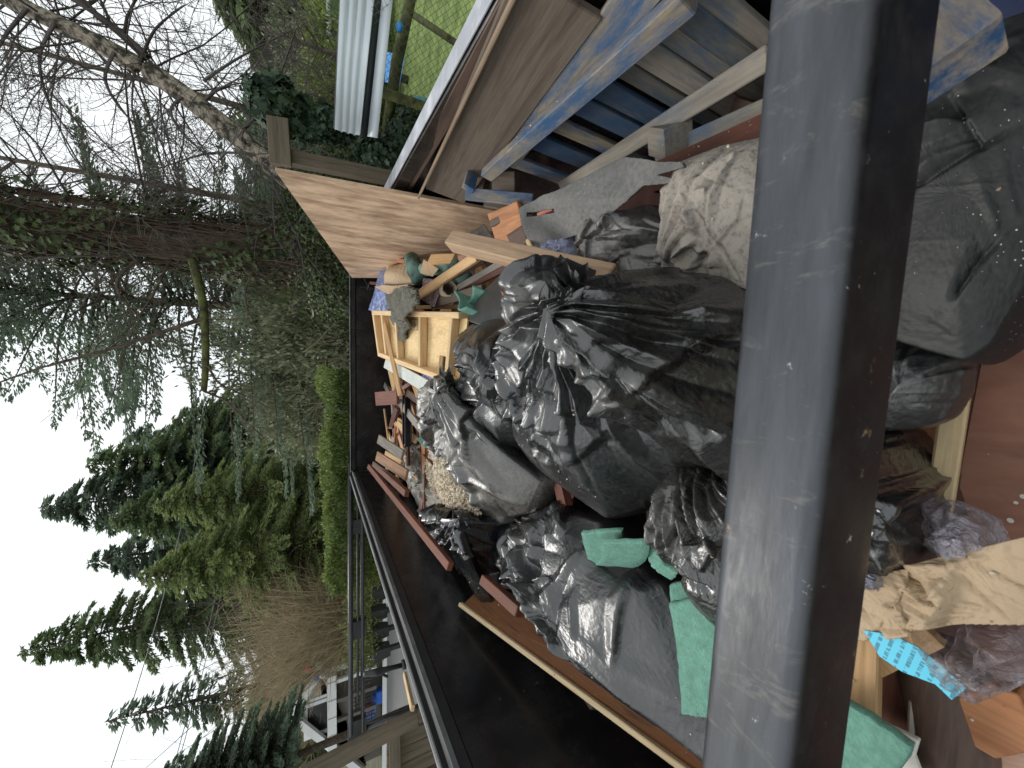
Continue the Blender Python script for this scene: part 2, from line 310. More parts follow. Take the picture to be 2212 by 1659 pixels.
# ------------------------------------------------------------------ crumpled film and cloth: a small position based cloth solver
def _pairs(X, ax, off, step, rest, k):
    """project distance constraints between i and i+step along an axis, every 2*step starting in phase off"""
    n = X.shape[ax]
    idx = np.arange(n-step); idx = idx[((idx//step) % 2) == off]
    if ax == 0: a = X[idx]; b = X[idx+step]; r = rest[idx]
    else: a = X[:, idx]; b = X[:, idx+step]; r = rest[:, idx]
    d = b-a; ln = np.sqrt((d*d).sum(-1))+1e-9
    cor = d*((ln-r)/ln*.5*k)[..., None]
    if ax == 0: X[idx] += cor; X[idx+step] -= cor
    else: X[:, idx] += cor; X[:, idx+step] -= cor
def crumple(T, exr=1.1, exc=1.1, iters=120, rise=.05, sink=.004, seed=0, per=False, pin=None, amp=.01, freq=9, bend=.5, exmap=None, pull=.004, foldc=0):
    """T: rows x cols x 3 rest surface. Film longer than the surface buckles into folds on it."""
    r_ = np.random.default_rng(seed)
    T = T.astype(np.float64)
    Tp = np.concatenate([T[:, -4:], T, T[:, :4]], 1) if per else T
    du = np.gradient(Tp, axis=0); dv = np.gradient(Tp, axis=1); n = np.cross(dv, du)
    n /= np.linalg.norm(n, axis=-1, keepdims=True)+1e-9
    cen = Tp.reshape(-1, 3).mean(0)
    if (n*np.array([0, -.3, 1.])).sum() < 0: n = -n
    m0, m1 = Tp.shape[:2]
    # start noise: ridges
    sx = r_.uniform(0, 100, 3)
    H = np.zeros((m0, m1))
    nm = int(10)
    P_ = Tp
    for q in range(nm):
        kx = r_.normal(size=3)*freq*(1+q*.28); ph = r_.uniform(0, 6.28)
        wv = (P_@kx)+ph+1.3*np.sin(P_@(r_.normal(size=3)*5)+q)
        H += (1-np.abs(np.sin(wv*.5))*2)/(1+q*.3)
    H /= 2.5
    if foldc:
        th = np.arange(m1)/m1*2*pi; f = np.zeros(m1)
        for q in range(6): f += np.sin(th*np.round(foldc*(.5+.35*q))+r_.uniform(0, 6.28)+np.sin(th*3+q))/(1+.5*q)
        H = H*.5+f[None, :]*np.exp(-np.linspace(0, 1, m0)*2.0)[:, None]*1.1
    X = Tp+n*(np.maximum(H, -.5)*amp+amp*.6)[..., None]
    ex = np.ones((m0, m1)) if exmap is None else (np.concatenate([exmap[:, -4:], exmap, exmap[:, :4]], 1) if per else exmap)
    nz = np.zeros((m0, m1))
    for q in range(4):
        kx = r_.normal(size=3)*(4+3*q); nz += np.sin(P_@kx+r_.uniform(0, 6.28))
    nz = np.clip(.5+.35*nz, 0, 1.25)
    def rest(ax, st, e):
        a = np.take(Tp, range(Tp.shape[ax]-st), ax); b = np.take(Tp, range(st, Tp.shape[ax]), ax)
        l = np.linalg.norm(b-a, axis=-1); exx = np.take(ex*nz, range(Tp.shape[ax]-st), ax)
        return l*(1+(e-1)*exx)
    R = {(ax, st): rest(ax, st, exr if ax == 0 else exc) for ax in (0, 1) for st in (1, 3)}
    dg = Tp[1:, 1:]-Tp[:-1, :-1]; rd = np.linalg.norm(dg, axis=-1)*(1+((exr+exc)/2-1)*(ex*nz)[:-1, :-1])
    dg2 = Tp[1:, :-1]-Tp[:-1, 1:]; rd2 = np.linalg.norm(dg2, axis=-1)*(1+((exr+exc)/2-1)*(ex*nz)[:-1, :-1])
    V = np.zeros_like(X)
    for it in range(iters):
        Xo = X.copy()
        X += V*.86; X -= n*pull*.1
        for ax in (0, 1):
            for off in (0, 1):
                _pairs(X, ax, off, 1, R[(ax, 1)], 1.)
        for (rr, sl) in ((rd, 0), (rd2, 1)):
            for off in (0, 1):
                a = X[off:-1:2]; b = X[off+1::2]
                k_ = min(len(a), len(b)); a = a[:k_]; b = b[:k_]; r1 = rr[off::2][:k_]
                if sl == 0: a_ = a[:, :-1]; b_ = b[:, 1:]
                else: a_ = a[:, 1:]; b_ = b[:, :-1]
                d = b_-a_; ln = np.sqrt((d*d).sum(-1))+1e-9
                cor = d*((ln-r1)/ln*.25)[..., None]
                a_ += cor; b_ -= cor
        for ax in (0, 1):
            for off in (0, 1):
                _pairs(X, ax, off, 3, R[(ax, 3)], bend)
        s = ((X-Tp)*n).sum(-1)
        push = np.where(s < -sink, -sink-s, 0)+np.where(s > rise, rise-s, 0)*.5
        X += n*push[..., None]
        X += (Tp-X)*.002
        if pin is not None:
            pn = np.concatenate([pin[:, -4:], pin, pin[:, :4]], 1) if per else pin
            X += (Tp-X)*pn[..., None]
        if per:
            X[:, :4] = X[:, -8:-4]; X[:, -4:] = X[:, 4:8]
        V = X-Xo
    return X[:, 4:-4] if per else X
def grid_faces(nr, nc, per=False):
    i = np.arange(nr-1)[:, None]; j = np.arange(nc if per else nc-1)[None, :]; j2 = (j+1) % nc
    return np.stack([i*nc+j, i*nc+j2, (i+1)*nc+j2, (i+1)*nc+j], -1).reshape(-1, 4)
def resample(P_, n, closed=True):
    P_ = np.array(P_, float); Q = np.vstack([P_, P_[:1]]) if closed else P_
    # smooth the outline a little
    s = np.r_[0, np.cumsum(np.linalg.norm(np.diff(Q, axis=0), axis=1))]
    tt = np.linspace(0, s[-1], n+1 if closed else n); tt = tt[:-1] if closed else tt
    return np.stack([np.interp(tt, s, Q[:, k]) for k in range(3)], 1)
def smooth_ring(P_, k):
    for _ in range(k): P_ = .5*P_+.25*np.roll(P_, 1, 0)+.25*np.roll(P_, -1, 0)
    return P_
def fold_field(P_, n_, K, O, seed, npleat, nsec, nfine, amp):
    """creases of film: tents along line segments, sharp ridge and flat flanks. P_: ...x3, returns height"""
    r_ = np.random.default_rng(seed); sh = P_.shape[:-1]; Q = P_.reshape(-1, 3)[:, :2]; H = np.zeros(len(Q)); K2 = K[:2]; O2 = O[:, :2]
    cen = O2.mean(0); size = np.sqrt(((O2-cen)**2).sum(1)).mean()
    def tent(p, q, w0, w1, A_, asym, rnd, pw=1.):
        d = q-p; L_ = np.linalg.norm(d)+1e-9; d = d/L_; nn = np.array([-d[1], d[0]]); v = Q-p; s_ = v@d; t = v@nn
        t = t+rnd[0]*np.sin(s_*rnd[1]+rnd[2]); u = s_/L_; wd = w0+(w1-w0)*np.clip(u, 0, 1)
        wl = np.where(t < 0, wd*asym, wd); tn = np.clip(1-np.abs(t)/wl, 0, 1)
        tp = np.clip(np.minimum((u+.03)*8, (1.03-u)*2.2), 0, 1)
        return A_*tn*tp
    for i in range(npleat):
        j = int((i+r_.uniform(-.3, .3))/npleat*len(O2)) % len(O2); e = O2[j]; D = np.linalg.norm(e-K2); f = r_.uniform(.35, 1.0)
        st = K2+(e-K2)*r_.uniform(0, .12)+r_.normal(size=2)*.004; q = K2+(e-K2)*f; w = 2*pi*D*f/npleat
        H = np.maximum(H, tent(st, q, .007, w*r_.uniform(.35, .8), amp*r_.uniform(.35, 1.)*min(1, D/.25), r_.uniform(.2, 1.), (r_.uniform(0, .01), r_.uniform(5, 14), r_.uniform(0, 6))))
    for i in range(nsec):
        p = O2[r_.integers(len(O2))]*(r_.uniform(.0, .9)); u_ = r_.random(); e = O2[r_.integers(len(O2))]; p = cen+(e-cen)*r_.uniform(.1, 1.)
        base = K2-p; ang = atan2(base[1], base[0])+r_.normal()*.75; L_ = size*r_.uniform(.35, 1.25)
        q = p+np.array([cos(ang), sin(ang)])*L_; sg = 1 if r_.random() < .62 else -1
        w = r_.uniform(.022, .085)*min(1, size/.25); H = H+sg*tent(p, q, w*.3, w, w*r_.uniform(.22, .5), r_.uniform(.15, 1.), (r_.uniform(0, .012), r_.uniform(5, 14), r_.uniform(0, 6)))
    fs = min(1, size/.3); nfine = int(nfine*fs)
    for i in range(nfine):
        e = O2[r_.integers(len(O2))]; p = cen+(e-cen)*sqrt(r_.random())*1.05; base = K2-p; ang = atan2(base[1], base[0])+r_.normal()*1.0; L_ = r_.uniform(.04, .14)
        q = p+np.array([cos(ang), sin(ang)])*L_; w = r_.uniform(.006, .02); H = H+tent(p, q, w*.3, w, w*r_.uniform(-.13, .18), r_.uniform(.3, 1.), (r_.uniform(0, .004), 30, r_.uniform(0, 6)))
    return H.reshape(sh)
def bag(name, outline, knot, H, mat, label, nr=80, nth=270, ex=(1.1, 1.16), lumps=.03, seed=1, skirt=.22, knotr=.012, foldc=22, rise=.06, iters=4, cat='bag', tuft=.06, group=None, amp=.046, nsec=40, nfine=230, fk=None, pole=False):
    """a filled bag: dome over the traced outline, film gathered at the knot"""
    O = resample(outline, nth); O = smooth_ring(O, 3); K = np.array(knot, float)
    rr = np.linspace(0, 1, nr)
    cx = O.mean(0)
    T = np.zeros((nr+10, nth, 3))
    r_ = random.Random(seed); off = Vector((r_.uniform(0, 50), r_.uniform(0, 50), 0))
    for i, r in enumerate(rr):
        base = K*(1-r)+O*r; base[:, 2] += H*(1-r**2.6)*(1 if pole else min(1, r*5+.45)); T[i] = base
    cen = cx.copy()
    for k in range(10):
        f = (k+1)/10.
        q = O.copy(); q += (O-cen)*np.array([1, 1, 0])*(.05*sin(f*pi)-.04*f); q[:, 2] -= skirt*f
        T[nr+k] = q
    for i in range(nr):
        a = min(1, rr[i]*3)*min(1, (1-rr[i])*8+.2)
        for j in range(nth):
            p = Vector(T[i, j])*5+off; T[i, j, 2] += lumps*.55*a*mn.noise(p)*1.2
    Tp = np.concatenate([T[:, -1:], T, T[:, :1]], 1); du = np.gradient(Tp, axis=0); dv = np.gradient(Tp, axis=1); n = np.cross(dv, du)[:, 1:-1]; n /= np.linalg.norm(n, axis=-1, keepdims=True)+1e-9
    if n[..., 2].sum() < 0: n = -n
    n[0] = [0, 0, 1]
    h = fold_field(T, n, K if fk is None else np.array(fk, float), O, seed, foldc, nsec, nfine, amp)
    fade = np.ones(nr+10); fade[nr:] = np.linspace(.9, .1, 10)
    X = T+n*(h*fade[:, None])[..., None]
    if iters: X = relax(X, iters, seed, 1.012)
    root = empty(name, (cx[0], cx[1], cx[2]-skirt), label, cat, group)
    nrr, ncc = X.shape[:2]
    mesh_obj('film', X.reshape(-1, 3), grid_faces(nrr, ncc, True), mat, root, True)
    if tuft:
        mth = 44; mr = 12; Tt = np.zeros((mr, mth, 3)); ax = nrm(np.array([r_.uniform(-.4, .4), -.25, 1.]))
        top = X[0].mean(0); u = nrm(np.cross(ax, (0, 1, 0))); v = np.cross(ax, u)
        for i in range(mr):
            f = i/(mr-1)
            for j in range(mth):
                a = 2*pi*j/mth; rad = (.008+.7*tuft*f**1.3)*(1+.45*abs(sin(a*4+seed))+.3*sin(a*9+i*.5))
                Tt[i, j] = top+ax*tuft*(f*(1+.35*sin(a*3+seed))-.1)+u*cos(a)*rad+v*sin(a)*rad*.6
        mesh_obj('gathered_neck', Tt.reshape(-1, 3), grid_faces(mr, mth, True), mat, root, True)
    return root
def relax(X0, iters, seed, e=1.03):
    """let the creased film settle: keep edge lengths a little too long so flanks stay taut and small buckles appear"""
    X = np.concatenate([X0[:, -4:], X0, X0[:, :4]], 1).copy(); B = X.copy()
    r_ = np.random.default_rng(seed)
    R = {}
    for ax in (0, 1):
        a = np.take(X, range(X.shape[ax]-1), ax); b = np.take(X, range(1, X.shape[ax]), ax); R[ax] = np.linalg.norm(b-a, axis=-1)*e
        a = np.take(X, range(X.shape[ax]-4), ax); b = np.take(X, range(4, X.shape[ax]), ax); R[(ax, 4)] = np.linalg.norm(b-a, axis=-1)*e
    X += r_.normal(size=X.shape)*.0004
    for it in range(iters):
        for ax in (0, 1):
            for off in (0, 1): _pairs(X, ax, off, 1, R[ax], 1.)
            for off in (0, 1): _pairs(X, ax, off, 4, R[(ax, 4)], .5)
        X += (B-X)*.03
        X[0] = B[0]; X[-1] = B[-1]; X[:, :4] = X[:, -8:-4]; X[:, -4:] = X[:, 4:8]
    return X[:, 4:-4]
def zs(pts, z): return [W(p[0], p[1], z=(p[2] if len(p) > 2 else z)) for p in pts]
def quad_grid(c, nr, nc, bow=0.):
    """bilinear grid over 4 corners"""
    a, b, c2, d = [np.array(x, float) for x in c]; u = np.linspace(0, 1, nr)[:, None, None]; v = np.linspace(0, 1, nc)[None, :, None]
    T = (a*(1-v)+b*v)*(1-u)+(d*(1-v)+c2*v)*u
    T = T+np.array([0, 0, 1.])*bow*(4*u*(1-u)*4*v*(1-v))
    return T
def sheet(name, corners, mat, label, cat, nr=60, nc=60, ex=1.08, rise=.04, seed=3, amp=.01, bow=0., thick=.0015, freq=9, iters=90, bend=.4, group=None, lumps=0, cut=None, parent=None, facets=0):
    T = quad_grid(corners, nr, nc, bow)
    if lumps:
        for i in range(nr):
            for j in range(nc): T[i, j, 2] += lumps*mn.noise(Vector(T[i, j])*5+Vector((seed, 0, 0)))
    X = crumple(T, ex, ex, iters, rise, .01, seed, False, None, amp, freq, bend)
    if facets:
        ring = np.concatenate([T[0], T[:, -1], T[-1, ::-1], T[::-1, 0]]); X = X+np.array([0, 0, 1.])*fold_field(T, None, ring[0]+(ring[0]-ring.mean(0)), ring, seed, 0, facets, facets*3, facets and .02)[..., None]
    Fc = grid_faces(nr, nc)
    if cut is not None:
        cc = X.reshape(-1, 3); uv = np.stack(np.meshgrid(np.linspace(0, 1, nr), np.linspace(0, 1, nc), indexing='ij'), -1).reshape(-1, 2)
        keep = np.array([cut(*uv[f].mean(0)) for f in Fc]); Fc = Fc[keep]
        used = np.unique(Fc); mp = -np.ones(len(cc), int); mp[used] = np.arange(len(used)); Xf = cc[used]; Fc = mp[Fc]
    else: Xf = X.reshape(-1, 3)
    o = mesh_obj(name, Xf, Fc, mat, parent, True)
    if thick:
        s = o.modifiers.new('thickness', 'SOLIDIFY'); s.thickness = thick; s.offset = 0
    if parent is None: tag(o, label, cat, group)
    return o
# ================================================================== ground plane pieces are at the end; trailer first
M_black = mat_rail('black_painted_steel', (.008, .008, .009), (.028, .026, .025), (.12, .06, .035), amt=.8, rough=.24, rustamt=.3, chips=.04, dirt=(.04, .022, .014))
M_edge = mat_rail('worn_rail_steel', (.12, .125, .13), (.45, .46, .48), (.4, .3, .2), amt=.9, rough=.4, rustamt=.15, chips=.3, stretch=(1, .3, 1))
M_beam = mat_rail('crossbar_steel_sky_sheen', (.008, .008, .009), (.025, .024, .024), (.5, .33, .2), amt=.8, rough=.42, rustamt=.2, chips=.14, dirt=(.016, .015, .014), stretch=(3, 12, 3), top=(.082, .091, .108), chipt=.66)  # top: grey-blue sky reflection painted on the bar's upper face
M_dfloor = mat_simple('rusty_floor', (.12, .05, .035), .6, 0, .5, 5, .3, (.05, .022, .018))
Z0 = CAMZ
XL, XR, YF, YB = -1.41, .83, 4.4, -.95; ZR = Z0-.39; ZF = Z0-1.32
trailer = empty('dump_trailer', (-.3, 1.7, 0), 'black steel dump trailer holding the whole load of bags, wood and junk', 'trailer')
def tb(name, lo, hi, mat=M_black, b=.004): return bevel(MB().box(lo, hi).build(name, mat, trailer), b)
tb('floor', (XL-.03, YB, ZF-.06), (XR+.03, YF, ZF), M_dfloor)
tb('side_wall', (XL-.05, YB, ZF-.1), (XL, YF, ZR-.08)); tb('side_wall', (XR, YB, ZF-.1), (XR+.05, YF, ZR-.08))
tb('front_wall', (XL, YF, ZF-.1), (XR, YF+.05, ZR-.05))
def railp(name, lo, hi, side=None):
    o = tb(name, lo, hi, M_black, .012); return o
M_rtop = mat_rail('rail_matt_black', (.005, .005, .006), (.02, .019, .018), (.1, .06, .04), amt=.6, rough=.6, rustamt=.2, chips=.06)
bevel(MB().box((XL-.075, YB, ZR-.082), (XL-.05, YF+.07, ZR)).build('top_rail', M_rtop, trailer), .004); bevel(MB().box((XL-.0498, YB, ZR-.082), (XL+.005, YF+.07, ZR-.022)).build('rail_ledge', M_rtop, trailer), .004)
bevel(MB().box((XL-.084, YB, ZR-.012), (XL-.062, YF+.08, ZR+.004)).build('rail_edge', M_edge, trailer), .004)
bevel(MB().box((XL+.0055, YB, ZR-.04), (XL+.009, YF-.03, ZR-.02)).build('rail_lip', mat_rail('lip_steel', (.08, .085, .09), (.3, .31, .33)), trailer), .001)
railp('top_rail', (XR-.02, YB, ZR-.085), (XR+.045, YF+.07, ZR-.004))
bevel(MB().box((XR-.022, YB, ZR-.004), (XR+.045, YF+.06, ZR+.003)).build('rail_edge', mat_rail('chalky_rail', (.3, .31, .34), (.6, .62, .66), (.1, .08, .06), .9, .5, .1, .3), trailer), .002)
railp('top_rail', (XL+.006, YF-.012, ZR-.062), (XR-.021, YF+.06, ZR-.001))
bevel(MB().box((XL+.006, YF-.02, ZR-.001), (XR-.03, YF+.0, ZR+.004)).build('rail_edge', M_edge, trailer), .002)
for y in (.9, 2.1, 3.3): tb('wall_stake', (XL-.11, y-.04, ZF-.1), (XL-.05, y+.04, ZR-.083)); tb('wall_stake', (XR+.05, y-.04, ZF-.1), (XR+.1, y+.04, ZR-.086))
# the cross bar right in front of the eye
cb = MB(); 
def prof_bar(y0, y1, z0, z1, x0, x1, r=.014, ns=4):
    pts = []
    for (cy, cz, a0) in ((y1-r, z1-r, 0), (y0+r, z1-r, 90), (y0+r, z0+r, 180), (y1-r, z0+r, 270)):
        for k in range(ns+1): a = radians(a0+90*k/ns); pts.append((cy+r*cos(a), cz+r*sin(a)))
    n = len(pts); V = [(x, p[0], p[1]) for x in (x0, x1) for p in pts]
    return V, [(k, (k+1) % n, n+(k+1) % n, n+k) for k in range(n)]+[tuple(range(n))[::-1], tuple(range(n, 2*n))]
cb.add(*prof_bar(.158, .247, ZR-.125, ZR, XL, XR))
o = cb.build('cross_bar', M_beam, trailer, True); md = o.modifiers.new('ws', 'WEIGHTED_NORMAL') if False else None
bevel(MB().box((XL+.0, .17, ZF), (XL+.05, .235, ZR-.13)).build('bar_bracket', M_black, trailer)); bevel(MB().box((XR-.05, .17, ZF), (XR, .235, ZR-.13)).build('bar_bracket', M_black, trailer))
for (x, y, s) in ((-.0, .215, .006),): pass
# wheels and frame, out of sight but holding the trailer up
for x in (XL-.25, XR+.25):
    for y in (1.6, 2.5):
        a = [(x-.1, y, .36), (x+.1, y, .36)]; wh = MB().tube(a, .36, 24).build('wheel', mat_simple('tyre', (.02, .02, .02), .8), trailer); MB().tube([(x-.11, y, .36), (x+.11, y, .36)], .18, 20).build('rim', M_edge, trailer) if False else None
tb('chassis', (-.9, -1.2, .5), (-.78, 5.4, ZF-.1)); tb('chassis', (.2, -1.2, .5), (.32, 5.4, ZF-.1))

# ------------------------------------------------------------------ woods
WP = mat_wood('pine_fresh', (.42, .24, .11), (.62, .4, .2), (.5, .3, .15), .15, rough=.7)
WL = mat_wood('pine_light', (.55, .36, .18), (.72, .52, .29), (.62, .42, .22), .1, rough=.7, var=.1)
WR = mat_wood('wood_redbrown', (.085, .024, .013), (.16, .05, .026), (.11, .034, .018), .3, rough=.55)
WD = mat_wood('wood_darkbrown', (.05, .03, .022), (.1, .06, .045), (.075, .045, .034), .4, rough=.6)
WG = mat_wood('wood_weathered_grey', (.2, .18, .155), (.32, .29, .25), (.26, .24, .21), .4, rough=.85)
WT = mat_wood('timber_dusty_brown', (.07, .05, .038), (.135, .105, .08), (.1, .077, .06), .35, (.1, .085, .07), rough=.8, var=.05)
WO = mat_wood('wood_orange', (.34, .13, .05), (.52, .23, .1), (.42, .17, .07), .3, rough=.5)
WPLY = mat_wood('plywood_stained', (.34, .2, .12), (.7, .5, .34), (.72, .46, .31), .9, (.09, .05, .03), rough=.75, grain=(1.5, 5.5, 5.5), var=.0, dst=(1, 3.2, 3.2), dsc=3.2, dlo=.45)
WB = mat_wood('wood_blue_paint', (.2, .16, .11), (.32, .26, .18), None, .5, (.12, .13, .13), .75, paint=(.032, .095, .21), paint_amt=.52, var=.15)
WBD = mat_wood('wood_dark_blue_dusty', (.1, .1, .1), (.16, .15, .14), None, .45, (.22, .2, .18), .8, paint=(.02, .065, .14), paint_amt=.8, var=.25)
WGB = mat_wood('wood_grey_bluish', (.2, .178, .15), (.31, .28, .235), None, .35, (.16, .14, .12), .9, paint=(.1, .15, .22), paint_amt=.28, var=.12)
WDG = mat_wood('wood_dark_grey', (.085, .08, .072), (.16, .15, .132), None, .4, (.2, .18, .155), .9, paint=(.03, .07, .12), paint_amt=.45, var=.15)
WBK = mat_wood('board_veneer', (.07, .025, .008), (.15, .055, .016), (.1, .036, .011), .15, rough=.75, grain=(3, 40, 40), var=.03)
WBASE = dict(pine=WP, light=WL, red=WR, dark=WD, grey=WG)

# ------------------------------------------------------------------ right hand side: plywood, plank, dark board, pallets
slab('plywood_sheet', [W(595, 370, y=2.1), W(760, 600, y=3.9), W(880, 601, y=3.75), W(1040, 540, y=2.9), W(1150, 470, y=2.1)], .018, WPLY,
     'weathered plywood sheet leaning upright against the right front corner of the trailer', 'plywood', xdir=(0, .05, -1))
pb('dark_board', (876, 406, 2.2), (1122, -30, .84), 30, .03, WD, 'dark brown board on edge just under the right rail, behind the wide plank', face=(-1, 0, .15))
board('wide_plank', W(963, 420, x=.775), W(1213, -20, x=.76), .205, .02, WT, 'long wide dusty brown plank leaning along the right wall above the blue pallet', 'plank', face=(-1, -.02, .2))
board('plank_lip', W(905, 424, x=.765), W(1117, -20, x=.75), .011, .03, mat_wood('lip_wood', (.2, .14, .09), (.34, .25, .17), None, .3), 'thin pale batten along the top edge of the wide brown plank', 'batten', face=(-1, 0, .3))
def pallet():
    p = empty('blue_pallet', (.75, 1., Z0-1.25), 'blue painted pallet with dusty slats standing on edge against the right wall', 'pallet')
    def b(name, q, r_, w_, t, m, x=None, f=(-1, 0, .25)): return board(name, q, r_, w_, t, m, parent=p, face=f)
    b('deck_board', W(1092, 352, x=.745), W(1400, -40, x=.735), .085, .016, WB)
    b('stringer', W(1052, 378, x=.7), W(1490, -5, x=.69), .052, .035, WB)
    b('edge_board', W(1025, 410, x=.78), W(1035, 345, x=.79), .04, .03, WB)
    # upright slats behind the stringer
    n = 10; top = [(1150+i*39.5, 322-i*34.5) for i in range(n)]
    for i in range(n):
        t0 = W(1118+i*47, 347-i*39.5, x=.79); q = t0.copy(); q[2] = Z0-1.27; q[0] = .755+.006*(i % 2); t0[2] = Z0-.7; t0[0] += .006*(i % 2)
        b('slat', t0, q, (.085, .1, .07, .085, .08, .06, .075, .055, .065, .055)[i], .016, (WB, WBD, WB, WBD, WBD, WDG, WGB, WGB, WDG, WGB)[i])
    b('stringer', W(1218, 404, x=.69), W(1672, 118, x=.66), .05, .045, WGB, f=(-.6, 0, 1))
    return p
pallet()
p2 = empty('grey_pallet', (.55, .9, Z0-1.3), 'dust covered grey pallet end lying between the blue pallet and the bags', 'pallet')
board('deck_board', W(1420, 335, x=.62), W(1690, 222, x=.575), .05, .03, WGB, parent=p2, face=(-.6, 0, 1))
board('block', W(1428, 296, x=.66), W(1466, 302, x=.60), .085, .08, WGB, parent=p2, face=(-.3, -1, .5))
board('deck_board', W(1440, 400, x=.66), W(1690, 300, x=.61), .06, .02, WG, parent=p2, face=(-.6, 0, 1))
p3 = empty('pallet_end', (.7, 1.8, Z0-1.2), 'short blue edged pallet end between plywood and blue pallet, bare cut wood showing', 'pallet')
board('top_board', W(*A5(590, 360), y=1.66), W(*A5(1420, 440), y=1.42), .05, .022, WB, parent=p3, face=(-.2, -1, .3))
board('lower_board', W(*A5(830, 450), y=1.72), W(*A5(1330, 540), y=1.5), .05, .02, WT, parent=p3, face=(-.2, -1, .3))
board('post', W(*A5(610, 300), y=1.62), W(*A5(670, 60), y=1.66), .05, .03, WB, parent=p3, face=(-.8, -1, .3))
board('block', W(*A5(950, 200), y=1.72), W(*A5(1240, 200), y=1.6), .08, .06, WT, parent=p3, face=(-.4, -1, .2))
board('block', W(*A5(720, 130), y=1.8), W(*A5(860, 160), y=1.75), .12, .05, WD, parent=p3, face=(-.4, -1, .2))
# seen under the bar, right
board('pallet_block', W(1985, 65, z=-.62), W(2060, 150, z=-.62), .075, .07, mat_wood('block_cream', (.3, .23, .15), (.46, .36, .24), None, .4, paint=(.03, .09, .2), paint_amt=.5), 'square cream and blue pallet block beside the dusty black bag', 'block', face=(-.3, -.3, 1))
M_bluebar = mat_rail('blue_drum_plastic', (.004, .009, .04), (.008, .02, .085), (.02, .05, .2), amt=.8, rough=.35, rustamt=.0, chips=.02)
dr = MB(); q = W(2215, -60, z=-.86); dr.tube([q+np.array([0, 0, -.5]), q+np.array([0, 0, -.06]), q+np.array([0, 0, -.02]), q+np.array([0, 0, 0]), q+np.array([0, 0, .001])], [.2, .2, .195, .18, .02], 40)
tag(bevel(dr.build('blue_drum', M_bluebar, None, True), .01), 'dark blue plastic drum in the near right corner under the bar', 'drum')

# ------------------------------------------------------------------ left wall board
slab('veneer_board', [W(997, 1308, x=-1.37), W(1560, 1718, x=-1.19), W(1690, 1640, x=-1.0), W(1045, 1262, x=-1.26)], .018, WBK, 'long dark brown veneered board leaning on the left wall, pale cut edge up', 'board')
board('board_edge', W(994, 1305, x=-1.365), W(1557, 1718, x=-1.185), .02, .024, mat_wood('raw_edge', (.62, .46, .26), (.8, .62, .38), None, .05), 'pale raw edge strip of the board along the left wall', 'strip', face=(.3, 0, 1))
board('wood_block', W(*(737.3+1560/3, 1105.9+1030/3), z=-.93), W(1299, 1515, z=-.93), .09, .05, WT, 'brown block of wood wedged between left board and black bag', 'block')
pb('brick_red_batten', (1046, 1252, 1.52), (1125, 1322, 1.22), 22, .045, WR, 'short reddish batten poking out of the bag beside the left wall', 'batten')

# ------------------------------------------------------------------ bags
PL_clean = mat_plastic('black_film', .3, thr=.5, dustc=(.17, .165, .16))
PL_dusty = mat_plastic('black_film_dusty', .5, thr=.46, rough=.18)
PL_pale = mat_plastic('black_film_chalky', .95, thr=.30, rough=.3, dustc=(.3, .275, .235))
PL_sand = mat_plastic('film_sanded', .5, thr=.3, rough=.2, dustc=(.46, .4, .31))
PL_speck = mat_plastic('black_film_specked', .2, thr=.45, rough=.5, speck=.6, crinkle=.5, dustc=(.13, .13, .12))
PL_speck.node_tree.nodes['Principled BSDF'].inputs['Specular IOR Level'].default_value = .3
M_void = mat_simple('shadow_cloth', (.004, .004, .005), .9)
big = dict(nr=100, nth=330)
bag('rubbish_bag', zs([(1120, 622, -.72), (1200, 622), (1285, 645), (1330, 657), (1352, 720), (1405, 820), (1480, 925), (1545, 1000), (1525, 1065, -.8), (1420, 1085, -.84), (1310, 1120, -.86), (1215, 1052, -.85), (1150, 1005, -.82), (1110, 950), (1112, 860, -.7), (1110, 780, -.66), (1108, 690, -.64)], -.74), W(1312, 654, z=-.52), .12, PL_clean,
    'large glossy black bag in the middle of the load, folds fanning from its knot', seed=4, nfine=110, nsec=28, foldc=30, rise=.075, lumps=.025, **big)
bag('rubbish_bag', zs([(1325, 640), (1400, 600), (1500, 585), (1600, 600), (1700, 680), (1720, 850), (1700, 1000), (1610, 1060), (1545, 1010), (1470, 925), (1395, 815), (1345, 715)], -.76), W(1330, 668, z=-.52), .15, mat_plastic('film_grey', .4, thr=.5, rough=.18, dustc=(.2, .18, .16)),
    'large black bag right of the knot, dusty on top and running under the bar', seed=9, nfine=130, nsec=26, foldc=22, rise=.06, lumps=.05, tuft=.05, **big)
bag('rubbish_bag', zs([(990, 725, -.74), (1020, 700, -.74), (1060, 690, -.75), (1112, 695, -.74), (1125, 720, -.72), (1125, 800, -.74), (1150, 850), (1140, 960), (1095, 1000), (1040, 930), (1010, 840), (1012, 790), (1000, 750)], -.78), W(1112, 800, z=-.6), .09, PL_clean,
    'smaller glossy black bag left of the big one, next to the framed panel', seed=12, fk=W(1112, 800, z=-.6), nfine=110, nsec=22, foldc=14, lumps=.04, tuft=0)
bag('rubbish_bag', zs([(1005, 822, -.7), (950, 850, -.76), (930, 905), (935, 975), (985, 1010), (1015, 1060), (1012, 1112), (1075, 1122), (1140, 1105), (1168, 1040), (1145, 985), (1095, 945), (1052, 885)], -.82), W(1004, 826, z=-.6), .12, PL_dusty,
    'black bag with a pinched neck and dust on its side, open beside the spilt rubble', seed=15, foldc=20, lumps=.03, tuft=.05)
bag('rubbish_bag', zs([(866, 963), (905, 965), (938, 978), (950, 1010), (1022, 1040), (1025, 1105), (960, 1122), (918, 1110), (885, 1060), (870, 1010)], -.82), W(925, 1060, z=-.76), .03, PL_sand,
    'burst bag coated in pale dust with rubble spilling over it', seed=18, pole=True, fk=W(860, 950, z=-.7), foldc=12, lumps=.03, tuft=0, rise=.03)
